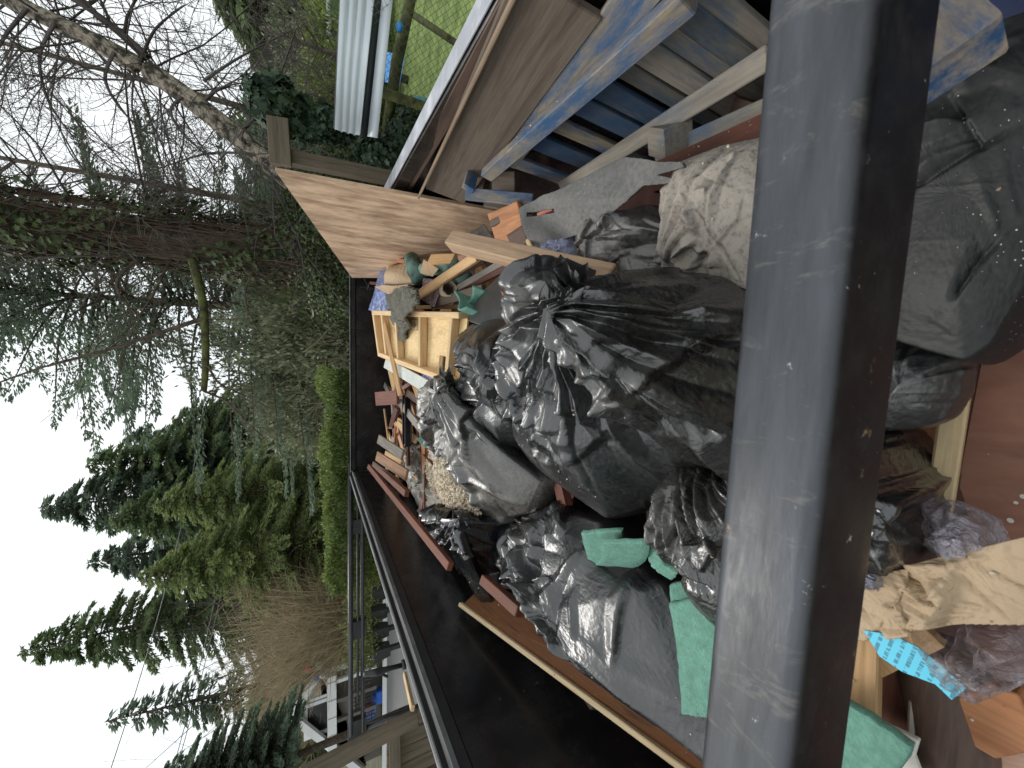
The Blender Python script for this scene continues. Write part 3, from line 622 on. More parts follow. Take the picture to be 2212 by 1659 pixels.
bag('rubbish_bag', zs([(905, 1105), (960, 1115), (1040, 1112), (1078, 1128), (1062, 1180), (1050, 1240), (1066, 1300), (1050, 1322), (1035, 1300), (1020, 1255), (975, 1205), (935, 1160)], -.8), W(1010, 1118, z=-.66), .06, mat_plastic('film_shiny', .2, thr=.6, rough=.22),
    'shiny pleated black bag squeezed against the left wall below the dusty one', seed=21, nfine=110, nsec=20, foldc=26, lumps=.02, tuft=0, rise=.05)
bag('rubbish_bag', zs([(1070, 1180), (1110, 1130), (1185, 1098), (1290, 1130), (1330, 1200), (1430, 1260), (1480, 1370), (1530, 1480), (1610, 1600), (1600, 1700), (1510, 1620), (1430, 1535), (1345, 1455), (1240, 1375), (1150, 1300), (1090, 1240)], -.86), W(1260, 1300, z=-.84), .13, mat_plastic('film_mid', .3, thr=.5, rough=.26, dustc=(.16, .15, .15)),
    'big matt black bag filling the lower left of the trailer along the left wall', seed=25, pole=True, fk=W(1040, 1140, z=-.7), nfine=210, nsec=34, foldc=18, lumps=.06, tuft=.0, **big)
bag('rubbish_bag', zs([(1395, 1105), (1500, 1050), (1610, 1045), (1700, 1100), (1690, 1330), (1600, 1370), (1545, 1355), (1490, 1300), (1470, 1210), (1420, 1150)], -.74), W(1545, 1180, z=-.73), .08, mat_plastic('film_crisp', .4, thr=.5, rough=.22, crinkle=1.4),
    'crinkled black bag hanging over green foam next to the bar', seed=28, pole=True, fk=W(1480, 1010, z=-.7), nfine=90, nsec=16, foldc=26, lumps=.04, tuft=0)
bag('rubbish_bag', zs([(1240, 500), (1330, 465), (1400, 440), (1445, 470), (1440, 545), (1400, 595), (1320, 618), (1255, 575)], -.8), W(1340, 530, z=-.8), .09, mat_plastic('film_grey2', .6, thr=.42, rough=.22, dustc=(.26, .235, .21)),
    'dusty dark grey bag beside the dark foam strip, right of the timber', seed=31, pole=True, fk=W(1460, 520, z=-.7), nfine=80, nsec=18, foldc=12, lumps=.04, tuft=0)
bag('rubbish_bag', zs([(1440, 400), (1470, 350), (1560, 315), (1680, 290), (1780, 380), (1760, 560), (1650, 660), (1560, 600), (1480, 600), (1425, 590), (1445, 480)], -.76), W(1580, 470, z=-.76), .075, mat_plastic('film_caked', 1.4, thr=.26, rough=.4, dustc=(.31, .268, .222), crinkle=.7),
    'bag caked in pale beige plaster dust, right of centre near the bar', seed=34, pole=True, fk=W(1420, 560, z=-.7), amp=.026, nfine=40, nsec=16, foldc=10, lumps=.014, tuft=0)
bag('rubbish_bag', zs([(1950, 110), (2080, 75), (2230, 20), (2330, 110), (2310, 420), (2240, 570), (2142, 738), (2085, 778), (1950, 740), (1860, 700), (1830, 400)], -.74), W(2080, 430, z=-.74), .04, PL_speck,
    'large dark bag speckled with grit, nearest of all and below the bar', seed=37, pole=True, fk=W(1900, 100, z=-.7), amp=.014, nsec=10, nfine=40, foldc=8, lumps=.01, tuft=0, rise=.02)
bag('rubbish_bag', zs([(1880, 740), (1960, 745), (2080, 765), (2072, 850), (2040, 905), (1990, 925), (1880, 935)], -.84), W(1960, 830, z=-.80), .03, mat_plastic('film_flat', .35, thr=.4, rough=.3, speck=.7, dustc=(.13, .13, .13), crinkle=.6),
    'flat folded end of black bag with white grit, between bar and red panel', seed=40, pole=True, fk=W(2080, 760, z=-.8), amp=.015, nsec=10, nfine=60, foldc=5, lumps=.012, tuft=0, rise=.02, nr=40, nth=140, skirt=.08)
bag('rubbish_bag', zs([(1860, 930), (1920, 945), (1965, 1020), (1990, 1100), (2010, 1180), (1940, 1245), (1860, 1262)], -.82), W(1900, 1040, z=-.72), .06, mat_plastic('film_small', .2, thr=.6, rough=.22, crinkle=1.4),
    'small wrinkled black bag just under the bar, beside the clear plastic', seed=43, foldc=12, lumps=.03, tuft=0, nr=40, nth=150)
# the dark mouth of a bag behind the big one
sheet('bag_flap', [W(1040, 625, y=1.75), W(1110, 570, y=1.5), W(1122, 770, y=1.45), W(1030, 720, y=1.7)], mat_plastic('film_inner', .05, rough=.3), 'black opening of a bag draped beside the small piece of orange wood', 'bag', nr=40, nth=None or 40, ex=1.08) if False else None
sheet('bag_flap', [W(1035, 632, y=1.85), W(1112, 565, y=1.45), W(1118, 720, y=1.42), W(1010, 690, y=1.85)], mat_plastic('film_inner', .05, rough=.35), 'deep black bag flap between the far boards and the shiny bags', 'bag', nr=44, nc=44, ex=1.1, rise=.05)
sheet('bag_corner', [W(1098, 560, y=1.16), W(1188, 572, y=.99), W(1250, 640, y=.88), W(1108, 650, y=1.12)], PL_clean, 'tip of black film draped over the brown timber', 'bag', nr=50, nc=50, ex=1.1, rise=.04, bow=.03)

# ------------------------------------------------------------------ rubble spill
def pebbles(name, n, pos, r0, r1, mat, label, cat):
    ico = np.array([(0, 0, 1), (.89, 0, .45), (.28, .85, .45), (-.72, .53, .45), (-.72, -.53, .45), (.28, -.85, .45), (.72, .53, -.45), (-.28, .85, -.45), (-.89, 0, -.45), (-.28, -.85, -.45), (.72, -.53, -.45), (0, 0, -1)])
    fi = np.array([(0, 1, 2), (0, 2, 3), (0, 3, 4), (0, 4, 5), (0, 5, 1), (1, 6, 2), (2, 7, 3), (3, 8, 4), (4, 9, 5), (5, 10, 1), (6, 7, 2), (7, 8, 3), (8, 9, 4), (9, 10, 5), (10, 6, 1), (11, 7, 6), (11, 8, 7), (11, 9, 8), (11, 10, 9), (11, 6, 10)])
    V = []; A_ = []
    for i in range(n):
        c = pos(i); s = r0+(r1-r0)*rng.random()**3
        v = ico*s*rng.uniform(.6, 1.3, (12, 1))*rng.uniform(.6, 1.2, 3); a = rng.uniform(0, 6.28); R_ = np.array([[cos(a), -sin(a), 0], [sin(a), cos(a), 0], [0, 0, 1]])
        V.append(v@R_.T+c); A_ += [rng.random()]*20
    V = np.concatenate(V); Fc = (fi[None]+12*np.arange(n)[:, None, None]).reshape(-1, 3)
    o = mesh_obj(name, V, Fc, mat, None, False, attr=A_); return tag(o, label, cat, kind='stuff')
sp = [W(a, b, z=-.71) for a, b in ((932, 955), (972, 966), (1006, 1006), (1028, 1050), (1026, 1105), (985, 1100), (935, 1068), (915, 1015))]
def inside(P_, x, y):
    c = False; n = len(P_)
    for i in range(n):
        a, b = P_[i], P_[(i+1) % n]
        if (a[1] > y) != (b[1] > y) and x < (b[0]-a[0])*(y-a[1])/(b[1]-a[1])+a[0]: c = not c
    return c
xs = [p[0] for p in sp]; ys = [p[1] for p in sp]; cxy = np.array([np.mean(xs), np.mean(ys)])
def spos(i):
    while True:
        x = rng.uniform(min(xs)-.03, max(xs)+.03); y = rng.uniform(min(ys)-.03, max(ys)+.03)
        if inside(sp, x+rng.normal()*.015, y+rng.normal()*.015): 
            h = max(0, 1-np.linalg.norm((np.array([x, y])-cxy)/np.array([.22, .3]))**2)
            return np.array([x, y, Z0-.722+.055*h+rng.uniform(-.02, .006)])
pebbles('rubble_spill', 11000, spos, .003, .016, mat_leaf('rubble', (.35, .28, .19), (.62, .54, .42), .9, 0), 'pale plaster rubble spilling from the burst bag', 'rubble')

# ------------------------------------------------------------------ timber and pieces on the near pile
M_tim = mat_wood('timber_lumber', (.3, .19, .12), (.44, .3, .19), (.36, .24, .15), .3, (.1, .08, .065), .75, var=.03)
board('timber_beam', W(978, 521, y=1.44), W(1324, 603, y=.82), .062, .06, M_tim, 'thick brown timber lying across the bags, pale cut end towards the knot', 'timber', face=(.55, .1, .85), bev=.004)
slab('orange_offcut', [W(*A1(1795, 450), y=1.5), W(*A1(1935, 560), y=1.4), W(*A1(1945, 750), y=1.38)], .012, WO, 'orange wedge of wood in front of the deep black flap', 'offcut')
M_foam = mat_simple('green_foam', (.13, .29, .225), .9, 0, .2, 45, .6)
def strip(name, a, b, w_, th, mat, label, cat, curve=(0, 0, 0), ns=20, side=(0, 0, 1), parent=None):
    """thick soft strip following a curve; side = direction of its width"""
    pts = [np.array(p, float) for p in (a, b)]; V = []; Fc = []
    return None
def soft(name, path, side, th, mat, label, cat, sub=6):
    """thick sheet swept along a path: side = width vector"""
    P_ = np.array(path, float); t = np.linspace(0, len(P_)-1, (len(P_)-1)*sub+1)
    def cr(t_):
        i = min(int(t_), len(P_)-2); f = t_-i; p = [P_[max(i-1, 0)], P_[i], P_[i+1], P_[min(i+2, len(P_)-1)]]
        return .5*((2*p[1])+(-p[0]+p[2])*f+(2*p[0]-5*p[1]+4*p[2]-p[3])*f*f+(-p[0]+3*p[1]-3*p[2]+p[3])*f**3)
    Q = np.array([cr(x) for x in t]); S = np.array(side, float); V = []; nn = 7
    for i, q in enumerate(Q):
        for k in range(nn): V.append(q+S*(k/(nn-1)-.5)+rng.normal(size=3)*.0008)
    o = mesh_obj(name, V, grid_faces(len(Q), nn), mat, None, True); s = o.modifiers.new('thickness', 'SOLIDIFY'); s.thickness = th; s.offset = 0
    sb = o.modifiers.new('soft', 'BEVEL'); sb.width = th*.2; sb.limit_method = 'ANGLE'
    return tag(o, label, cat)
# folded green foam between the bags
a = W(1298, 1146, z=-.70); b = W(1312, 1210, z=-.80); sd = W(1405, 1140, z=-.70)-a
soft('foam_pad', [a, W(1303, 1180, z=-.75), W(1312, 1212, z=-.80), W(1330, 1218, z=-.79), W(1345, 1200, z=-.72), W(1348, 1168, z=-.66)], sd*.95, .012, M_foam, 'folded pale green foam pad between two black bags', 'foam')
soft('foam_roll', [W(1418, 1180, z=-.7), W(1420, 1215, z=-.73), W(1435, 1238, z=-.74), W(1450, 1225, z=-.70)], (W(1450, 1200, z=-.7)-W(1412, 1180, z=-.7))*.9, .012, M_foam, 'small curled green foam roll beside the folded pad', 'foam')
soft('foam_sheet', [W(1475, 1255, z=-.82), W(1482, 1330, z=-.83), W(1495, 1420, z=-.83), W(1500, 1500, z=-.83)], W(1540, 1430, z=-.82)-W(1480, 1430, z=-.82), .02, M_foam, 'long green foam sheet running under the bar beside the crinkled bag', 'foam')
soft('foam_sheet', [W(1500, 1290, z=-.78), W(1520, 1400, z=-.79), W(1530, 1548, z=-.80)], W(1640, 1430, z=-.78)-W(1510, 1430, z=-.78), .02, M_foam, 'upper layer of green foam sheet disappearing under the bar', 'foam')
soft('foam_sheet', [W(1740, 1560, z=-.8), W(1830, 1610, z=-.8), W(1930, 1690, z=-.8)], (W(1800, 1720, z=-.8)-W(1860, 1600, z=-.8))*1.2, .02, M_foam, 'corner of green foam at the bottom edge below the bar', 'foam')
# dark foam strip
M_felt = mat_plastic('dark_foam_strip', .6, thr=.35, rough=.9, crinkle=.1, speck=.4, base=(.04, .041, .042), dustc=(.16, .15, .135))
FP = [A5(1270, 545), A5(1560, 380), A5(1840, 290), A5(2212, 85), (1354, 343), (1404, 347), (1430, 352), (1478, 350), (1482, 362), (1425, 380), (1466, 388), (1462, 397), (1395, 402), (1350, 440), (1310, 478), (1250, 508), (1200, 525), (1156, 543), (1144, 515), (1133, 480)]
def fz(p): return -.735+.0*(p[0]-1130)/400
def poly_sheet(name, poly, zf, mat, label, cat, th=.008, n=70, wob=.012, seed=5, hole=None, freq=9):
    P_ = np.array(poly, float); x0, y0 = P_.min(0); x1, y1 = P_.max(0); xs_ = np.linspace(x0-2, x1+2, n); ys_ = np.linspace(y0-2, y1+2, n)
    V = []; idx = {}; Fc = []
    for i in range(n-1):
        for j in range(n-1):
            mx = (xs_[i]+xs_[i+1])/2; my = (ys_[j]+ys_[j+1])/2
            if inside(P_, mx, my) and not (hole and hole(mx, my)):
                f = []
                for (u, v) in ((i, j), (i+1, j), (i+1, j+1), (i, j+1)):
                    if (u, v) not in idx:
                        idx[(u, v)] = len(V); p = W(xs_[u], ys_[v], z=zf(xs_[u], ys_[v])); p = p+np.array([0, 0, 1])*wob*mn.noise(Vector(p)*freq+Vector((seed, 0, 0))); V.append(p)
                    f.append(idx[(u, v)])
                Fc.append(f)
    # pull jagged border vertices to the outline
    V = np.array(V)
    o = mesh_obj(name, V, Fc, mat, None, True); 
    sm = o.modifiers.new('edge', 'SMOOTH'); sm.factor = .5; sm.iterations = 1
    s = o.modifiers.new('thickness', 'SOLIDIFY'); s.thickness = th; s.offset = -1
    return tag(o, label, cat)
poly_sheet('foam_strip', FP, lambda x, y: -.70-.05*max(0, (y-430)/110)+.02*sin((x-1130)/60), M_felt, 'torn dark grey foam strip with white grit lying right of the timber', 'foam', n=170, hole=lambda x, y: (abs(y-(465-(x-1140)*.18)) < 4.5 and 1145 < x < 1200) )
pb('red_brick_chip', A5(1500, 620)+(1.4,), A5(1690, 535)+(1.3,), 9, .03, mat_simple('red_clay', (.4, .14, .1), .8), 'small red piece poking through the slot of the dark foam', 'offcut')
board('orange_board', W(*A5(930, 800), y=1.75), W(*A5(1300, 680), y=1.45), .15, .02, WO, 'orange brown board between plywood and dark foam', 'board', face=(-.5, -.2, 1))
board('dark_batten', W(*A5(900, 735), y=1.72), W(*A5(1290, 525), y=1.48), .03, .02, WD, 'thin dark strip beside the orange board', 'batten', face=(-.5, -.2, 1))
board('dark_batten', W(*A5(1150, 960), y=1.55), W(*A5(1340, 850), y=1.38), .07, .02, WD, 'dark brown strip of wood below the orange board', 'batten', face=(-.5, -.2, 1))
pb('splinter', A5(1355, 930)+(1.3,), A5(1445, 1195)+(1.13,), 12, .012, WL, 'split pale splinter standing at the edge of the dark foam', 'splinter')
M_clear = mat_clear('clear_film'); M_clearb = mat_clear('clear_film_brown', (.5, .42, .44), .38); M_blueclear = mat_clear('blue_film', (.42, .52, .95), .7)
def cbag(name, outl, z, knot, mat, label, seed, H=.04, nr=50, nth=170, cat='plastic film', **k):
    return bag(name, zs(outl, z), W(knot[0], knot[1], z=knot[2]), H, mat, label, seed=seed, nr=nr, nth=nth, tuft=0, cat=cat, skirt=.04, amp=.012, lumps=.03, nsec=30, nfine=160, **k)
cbag('clear_wrap', [A5(1500, 1080), A5(1700, 940), A5(1940, 860), A5(2030, 960), A5(2010, 1190), A5(1800, 1150)], -.76, (1225, 540, -.72), M_clear, 'crumpled clear plastic film by the dark foam strip', 50)
cbag('clear_wrap', [(1985, 1080), (2060, 1090), (2150, 1130), (2172, 1190), (2120, 1225), (2050, 1250), (2000, 1180)], -.84, (2080, 1150, -.78), mat_clear('clear_dusty', (.55, .53, .6), .8, scale=1.6), 'clump of clear film full of white dust under the bar', 51)
cbag('clear_wrap', [(1870, 1200), (1940, 1230), (1985, 1250), (1960, 1275), (1860, 1280)], -.84, (1900, 1240, -.79), mat_clear('clear_blue2', (.3, .33, .45), .7, scale=1.6), 'small bluish film scrap between small black bag and brown paper', 52)
cbag('clear_wrap', [(1965, 1372), (2100, 1350), (2240, 1310), (2300, 1400), (2235, 1470), (2120, 1515), (2040, 1480)], -.87, (2130, 1420, -.8), M_clearb, 'wet clear plastic bag with brown scraps by the brown paper', 53, H=.06)
# brown kraft paper
M_kraft = mat_paper('kraft_paper', (.47, .35, .225))
M_kraft2 = mat_paper('kraft_paper_pale', (.52, .38, .24))
sheet('kraft_paper', [W(1825, 1262, z=-.78), W(2320, 1150, z=-.76), W(2330, 1345, z=-.78), W(1830, 1392, z=-.80)], M_kraft, 'long crumpled sheet of brown kraft paper under the bar', 'paper', nr=80, nc=170, ex=1.1, rise=.035, amp=.012, bow=.004, freq=20, facets=26, cut=lambda u, v: u < .93+.05*sin(v*9))
# blue leaflet with small print
mb, tb_, pb_ = nodes('blue_leaflet_print')
vv = coord(tb_, (1, 1, 1)); br = N(tb_, 'TexBrick', _Scale=1.)
tcn = N(tb_, 'TexCoord'); mpn = N(tb_, 'Mapping'); mpn.inputs['Scale'].default_value = (1, 1, 1); L(tb_, tcn.outputs['Object'], mpn.inputs[0])
wv = N(tb_, 'TexWave', wave_type='BANDS', bands_direction='X', _Scale=26., _Distortion=0.); L(tb_, mpn.outputs[0], wv.inputs[0])
nz_ = noise_(tb_, coord(tb_, (60, 260, 60)), 1., 2, .5); mm = N(tb_, 'Math', operation='MULTIPLY'); L(tb_, ramp(tb_, wv.outputs['Fac'], [(.6, g(0)), (.7, g(1))]), mm.inputs[0]); L(tb_, ramp(tb_, nz_, [(.45, g(0)), (.5, g(.7))]), mm.inputs[1])
L(tb_, mixc(tb_, mm.outputs[0], (.08, .5, .68), (.01, .07, .12)), pb_.inputs['Base Color']); pb_.inputs['Roughness'].default_value = .5
slab('blue_leaflet', zs([(1866, 1362), (1930, 1372), (1985, 1400), (2035, 1440), (2087, 1487), (2056, 1512), (2020, 1478), (1950, 1452), (1900, 1418)], -.8), .002, mb, 'bright blue printed leaflet strip lying on scraps under the bar', 'leaflet', bev=0)
# wood and panels under the bar, left part
M_redp = mat_wood('red_panel', (.2, .075, .05), (.32, .15, .1), (.27, .11, .075), .45, (.12, .09, .07), .45, grain=(2, 6, 6), var=0, speck=1)
slab('flat_panel', zs([(2050, 1130), (2125, 740), (2330, 300), (2420, 700), (2300, 1250), (2100, 1200)], -1.0), .03, M_redp, 'dark red smooth panel with white specks at the lower edge under the bar', 'panel')
board('cream_batten', W(2083, 740, z=-.93), W(2025, 1130, z=-.93), .03, .03, mat_wood('cream_wood', (.45, .32, .17), (.62, .47, .27), None, .4), 'cream batten with dark scuffs beside the red panel', 'batten')
board('red_batten', W(2000, 900, z=-.99), W(1985, 1190, z=-.99), .055, .03, WO, 'reddish brown board beside the cream batten, partly under black film', 'board')
board('red_batten', W(1945, 900, z=-1.0), W(1975, 1200, z=-1.0), .05, .03, mat_wood('wred', (.3, .07, .04), (.42, .12, .07), None, .4), 'red board furthest under the bar beside the small black bag', 'board')
board('pine_offcut', W(1848, 1350, z=-.88), W(1842, 1600, z=-.88), .07, .05, WP, 'orange pine offcut just under the bar with a dark band', 'offcut')
board('red_batten', W(1888, 1400, z=-.9), W(1878, 1600, z=-.9), .016, .04, WR, 'thin red edged strip beside the pine offcut', 'batten')
board('brown_board', W(1935, 1420, z=-.97), W(1925, 1640, z=-.97), .08, .02, WR, 'brown board between red edge strip and dark log', 'board')
board('cream_batten', W(1978, 1440, z=-.94), W(1965, 1640, z=-.94), .01, .02, WG, 'thin pale strip beside the round dark post', 'batten')
slab('white_scrap', zs([(1890, 1555), (1985, 1600), (1975, 1635), (1988, 1670), (1900, 1680), (1870, 1600)], -.9), .012, mat_simple('plasterboard', (.6, .58, .52), .9), 'torn scrap of white board near the bottom edge under the bar', 'scrap')
tag(MB().tube([W(2030, 1395, z=-.98), W(2040, 1480, z=-.98), W(2070, 1590, z=-.98), W(2095, 1700, z=-.98)], [.055, .06, .062, .06], 20).build('dark_post', WD, None, True), 'round dark brown wet post between blue leaflet and yellow plank', 'post')
slab('yellow_plank', zs([(2040, 1518), (2140, 1480), (2200, 1500), (2250, 1620), (2150, 1640), (2080, 1600)], -.93), .03, WO, 'amber coloured board end at the bottom under the clear bag', 'board')
board('pink_board', W(2140, 1610, z=-.97), W(2290, 1640, z=-.97), .13, .03, mat_wood('pinkish', (.42, .25, .17), (.55, .36, .27), None, .2), 'pinkish bare board at the very bottom corner', 'board')

# ------------------------------------------------------------------ framed panel
fp = empty('framed_panel', W(915, 750, y=2.7), 'yellow plywood panel with pine ribs lying on the far half of the load', 'framed panel')
M_ply2 = mat_wood('panel_ply', (.62, .43, .2), (.78, .58, .31), (.7, .5, .25), .06, rough=.7, grain=(7, 13, 7), var=0)
c0, c1, c2, c3 = W(*A1(290, 720), y=3.35), W(*A1(1400, 745), y=2.02), W(*A1(1310, 1600), y=2.06), W(*A1(365, 1250), y=3.3)
slab('sheet', [c0, c1, c2, c3], .012, M_ply2, parent=fp, bev=.001)
nrmf = nrm(np.cross(c1-c0, c3-c0)); nrmf = nrmf if nrmf[2] > 0 else -nrmf
def rib(u0, v0, u1, v1, w_=.035, t=.06, mat=WL):
    f = lambda u, v: (c0*(1-u)+c1*u)*(1-v)+(c3*(1-u)+c2*u)*v
    return board('rib', f(u0, v0)+nrmf*t/2, f(u1, v1)+nrmf*t/2, w_, t, mat, parent=fp, face=nrmf)
rib(0, .02, 1, .02); rib(0, .98, 1, .98); rib(.015, .05, .015, .95)
for u in (.13, .33, .63, .93): rib(u, .05, u, .95, .03, .05)
fpl = lambda u, v: (c0*(1-u)+c1*u)*(1-v)+(c3*(1-u)+c2*u)*v+nrmf*.003
slab('stamp', [fpl(.44, .12), fpl(.54, .12), fpl(.54, .33), fpl(.44, .33)], .001, mat_simple('stamp_paper', (.62, .46, .24), .8), parent=fp, bev=0)
M_ink = mat_simple('stamp_ink', (.05, .035, .03), .8)
for (u0, u1, v0, v1) in ((.447, .452, .13, .32), (.529, .534, .13, .32), (.447, .534, .128, .134), (.447, .534, .318, .324), (.465, .472, .21, .24), (.485, .489, .16, .29), (.5, .506, .15, .3), (.513, .519, .19, .26)):
    q = [fpl(a_, b_)+nrmf*.002 for a_, b_ in ((u0, v0), (u1, v0), (u1, v1), (u0, v1))]; slab('ink_line', q, .0005, M_ink, parent=fp, bev=0)
# second frame edge behind
pb('pine_batten', A1(780, 665)+(2.95,), A1(1370, 655)+(2.25,), 8, .04, WL, 'pine batten lying behind the far edge of the framed panel', 'batten')
# ------------------------------------------------------------------ far junk
pb('long_lath', A1(340, 770)+(3.2,), A2(560, 340)+(2.75,), 10, .02, WP, 'long reddish lath crossing the left end of the framed panel', 'lath')
pb('pine_batten', A1(1085, 1270)+(2.0,), A1(1045, 1659)+(1.98,), 11, .03, WP, 'short pine batten standing over the lower edge of the framed panel', 'batten')
pb('pine_batten', A1(1520, 30)+(1.9,), A1(735, 545)+(2.6,), 18, .035, WP, 'clean pine batten lying diagonally above the round tube', 'batten')
pb('brown_board', A1(1600, 60)+(1.95,), A1(1050, 350)+(2.3,), 18, .02, WD, 'dark brown scuffed board behind the diagonal pine batten', 'board')
pb('grooved_trim', A1(1860, 90)+(1.85,), A1(1280, 420)+(2.25,), 14, .02, WG, 'grey grooved trim beside the dark scuffed board', 'trim')
pb('brown_board', A1(1920, 150)+(1.8,), A1(1380, 430)+(2.2,), 13, .02, WR, 'crumbly red brown strip under the grooved trim', 'board')
pb('pine_batten', A1(1600, 440)+(1.95,), A1(960, 620)+(2.5,), 20, .03, WT, 'dirty brown batten under the red brown strip, by green foam', 'batten')
slab('pine_offcut', [W(*A1(940, 0), y=2.5), W(*A1(1240, -10), y=2.3), W(*A1(1180, 110), y=2.3), W(*A1(885, 115), y=2.5)], .03, WP, 'square pine offcut with a knot leaning on the plywood', 'offcut')
slab('pink_offcut', [W(*A1(1265, 20), y=2.15), W(*A1(1420, 0), y=2.05), W(*A1(1440, 80), y=2.05), W(*A1(1290, 110), y=2.15)], .02, mat_wood('pink_wood', (.4, .2, .15), (.5, .28, .2), None, .2), 'small pinkish broken offcut under the timber', 'offcut')
sheet('kraft_paper', [W(*A1(380, 160), y=3.45), W(*A1(640, 80), y=3.1), W(*A1(740, 370), y=3.0), W(*A1(330, 420), y=3.5)], M_kraft2, 'crumpled brown paper bundle on the far right of the pile', 'paper', nr=46, nc=46, ex=1.12, rise=.06, amp=.02, bow=.08, freq=10)
sheet('kraft_paper', [W(*A1(330, 400), y=3.4), W(*A1(640, 380), y=3.05), W(*A1(480, 540), y=3.2), W(*A1(235, 410), y=3.55)], M_kraft2, 'pointed flap of brown paper below the paper bundle', 'paper', nr=36, nc=36, ex=1.1, rise=.04, amp=.02, freq=10)
sheet('paper_curl', [W(*A1(835, 60), y=2.6), W(*A1(1010, 180), y=2.4), W(*A1(940, 270), y=2.45), W(*A1(790, 230), y=2.6)], M_kraft2, 'torn curl of brown paper beside the green tube', 'paper', nr=30, nc=30, ex=1.15, rise=.08, amp=.03, freq=10)
sheet('blue_film', [W(*A1(300, 150), y=3.7), W(*A1(370, 200), y=3.5), W(*A1(390, 690), y=3.3), W(*A1(165, 670), y=3.7)], M_blueclear, 'crumpled translucent blue film hanging at the far right corner', 'plastic film', nr=44, nc=44, ex=1.15, rise=.05, amp=.02, bow=.03, freq=12)
sheet('blue_film', [W(*A1(790, 1430), y=2.6), W(*A1(900, 1470), y=2.4), W(*A1(1020, 1659), y=2.2), W(*A1(830, 1640), y=2.5)], M_blueclear, 'blue translucent film left of the framed panel', 'plastic film', nr=36, nc=36, ex=1.15, rise=.05, amp=.02, freq=12)
# grey fuzzy underlay
M_fuzz = mat_simple('grey_underlay', (.13, .125, .1), .95, 0, .4, 60, .8)
poly_sheet('fuzzy_underlay', [A1(430, 520), A1(520, 440), A1(680, 390), A1(760, 430), A1(790, 620), A1(700, 720), A1(650, 830), A1(630, 1060), A1(540, 1080), A1(480, 830), A1(450, 680)], lambda x, y: -.52-.1*(y-620)/110, M_fuzz, 'shaggy grey underlay scrap draped over the framed panel', 'underlay', th=.02, n=60, wob=.05)
fz_ = MB(); 
for i in range(900):
    a_, b_ = rng.uniform(430, 780), rng.uniform(420, 1080)
    if inside([(430, 520), (520, 440), (680, 390), (760, 430), (790, 620), (700, 720), (650, 830), (630, 1060), (540, 1080), (480, 830), (450, 680)], a_, b_):
        x_, y_ = A1(a_, b_); p = W(x_, y_, z=-.515-.1*(y_-620)/110); d_ = nrm(rng.normal(size=3)+np.array([0, -.5, .6]))*rng.uniform(.015, .04); sdv = nrm(np.cross(d_, rng.normal(size=3)))*.0035
        fz_.add([p-sdv, p+sdv, p+d_], [(0, 1, 2)])
tag(fz_.build('underlay_fluff', M_fuzz), 'loose grey fluff on the shaggy underlay', 'fluff', kind='stuff')
# round tubes
def tube_hollow(name, p, q, r, th, mat, label, cat, n=28):
    p = np.array(p, float); q = np.array(q, float); a = nrm(q-p); u = nrm(np.cross(a, (0, 0, 1))); v = np.cross(a, u); V = []
    for (c_, rr) in ((p, r), (q, r), (q, r-th), (p, r-th)): V += [c_+(u*cos(2*pi*k/n)+v*sin(2*pi*k/n))*rr for k in range(n)]
    Fc = [((i*n+k), (i*n+(k+1) % n), (((i+1) % 4)*n+(k+1) % n), (((i+1) % 4)*n+k)) for i in range(4) for k in range(n)]
    return tag(mesh_obj(name, V, Fc, mat, None, False), label, cat)
tube_hollow('pipe_offcut', W(*A1(1165, 430), y=2.25), W(*A1(1060, 520), y=2.62), .045, .006, mat_simple('pipe_cream', (.5, .42, .3), .6, 0, .3, 10), 'open ended short dark pipe facing the camera beside the diagonal batten', 'pipe')
M_tealf = mat_simple('teal_foam_dirty', (.17, .3, .26), .85, 0, .5, 8, .3, (.05, .08, .07))
tag(MB().tube([W(*A1(700, 60), y=2.9), W(*A1(740, 200), y=2.8), W(*A1(780, 340), y=2.75)], [.055, .06, .045], 18).build('teal_tube', M_tealf, None, True), 'dirty teal foam roll beside the brown paper bundle', 'foam')
tag(MB().tube([W(*A1(840, 200), y=2.75), W(*A1(1050, 160), y=2.5), W(*A1(1270, 150), y=2.3)], [.045, .05, .04], 18).build('teal_tube', M_tealf, None, True), 'teal foam roll behind the torn paper curl', 'foam')
tag(MB().tube([W(*A1(1270, 320), y=2.3), W(*A1(1400, 300), y=2.2)], [.04, .04], 14).build('teal_tube', M_tealf, None, True), 'end of teal foam roll between pipe and grooved trim', 'foam')
sheet('purple_film', [W(*A1(830, 300), y=2.55), W(*A1(1080, 340), y=2.35), W(*A1(960, 640), y=2.4), W(*A1(800, 560), y=2.6)], mat_clear('brown_clear', (.25, .17, .2), .8), 'shiny brownish wrapping film under the diagonal batten', 'plastic film', nr=36, nc=36, ex=1.12, rise=.05, amp=.02, freq=14)
# crumpled green foam
for (pts, lab) in (([A1(1330, 500), A1(1400, 620), A1(1390, 730), A1(1500, 700)], 'curled green foam scrap at the edge of the deep black flap'), ([A1(1430, 570), A1(1500, 640), A1(1560, 560), A1(1570, 440)], 'second green foam curl standing behind the first')):
    pp = [W(*p, y=1.98-.06*i) for i, p in enumerate(pts)]; soft('foam_curl', pp, np.array([.03, .02, .09]), .01, M_foam, lab, 'foam')
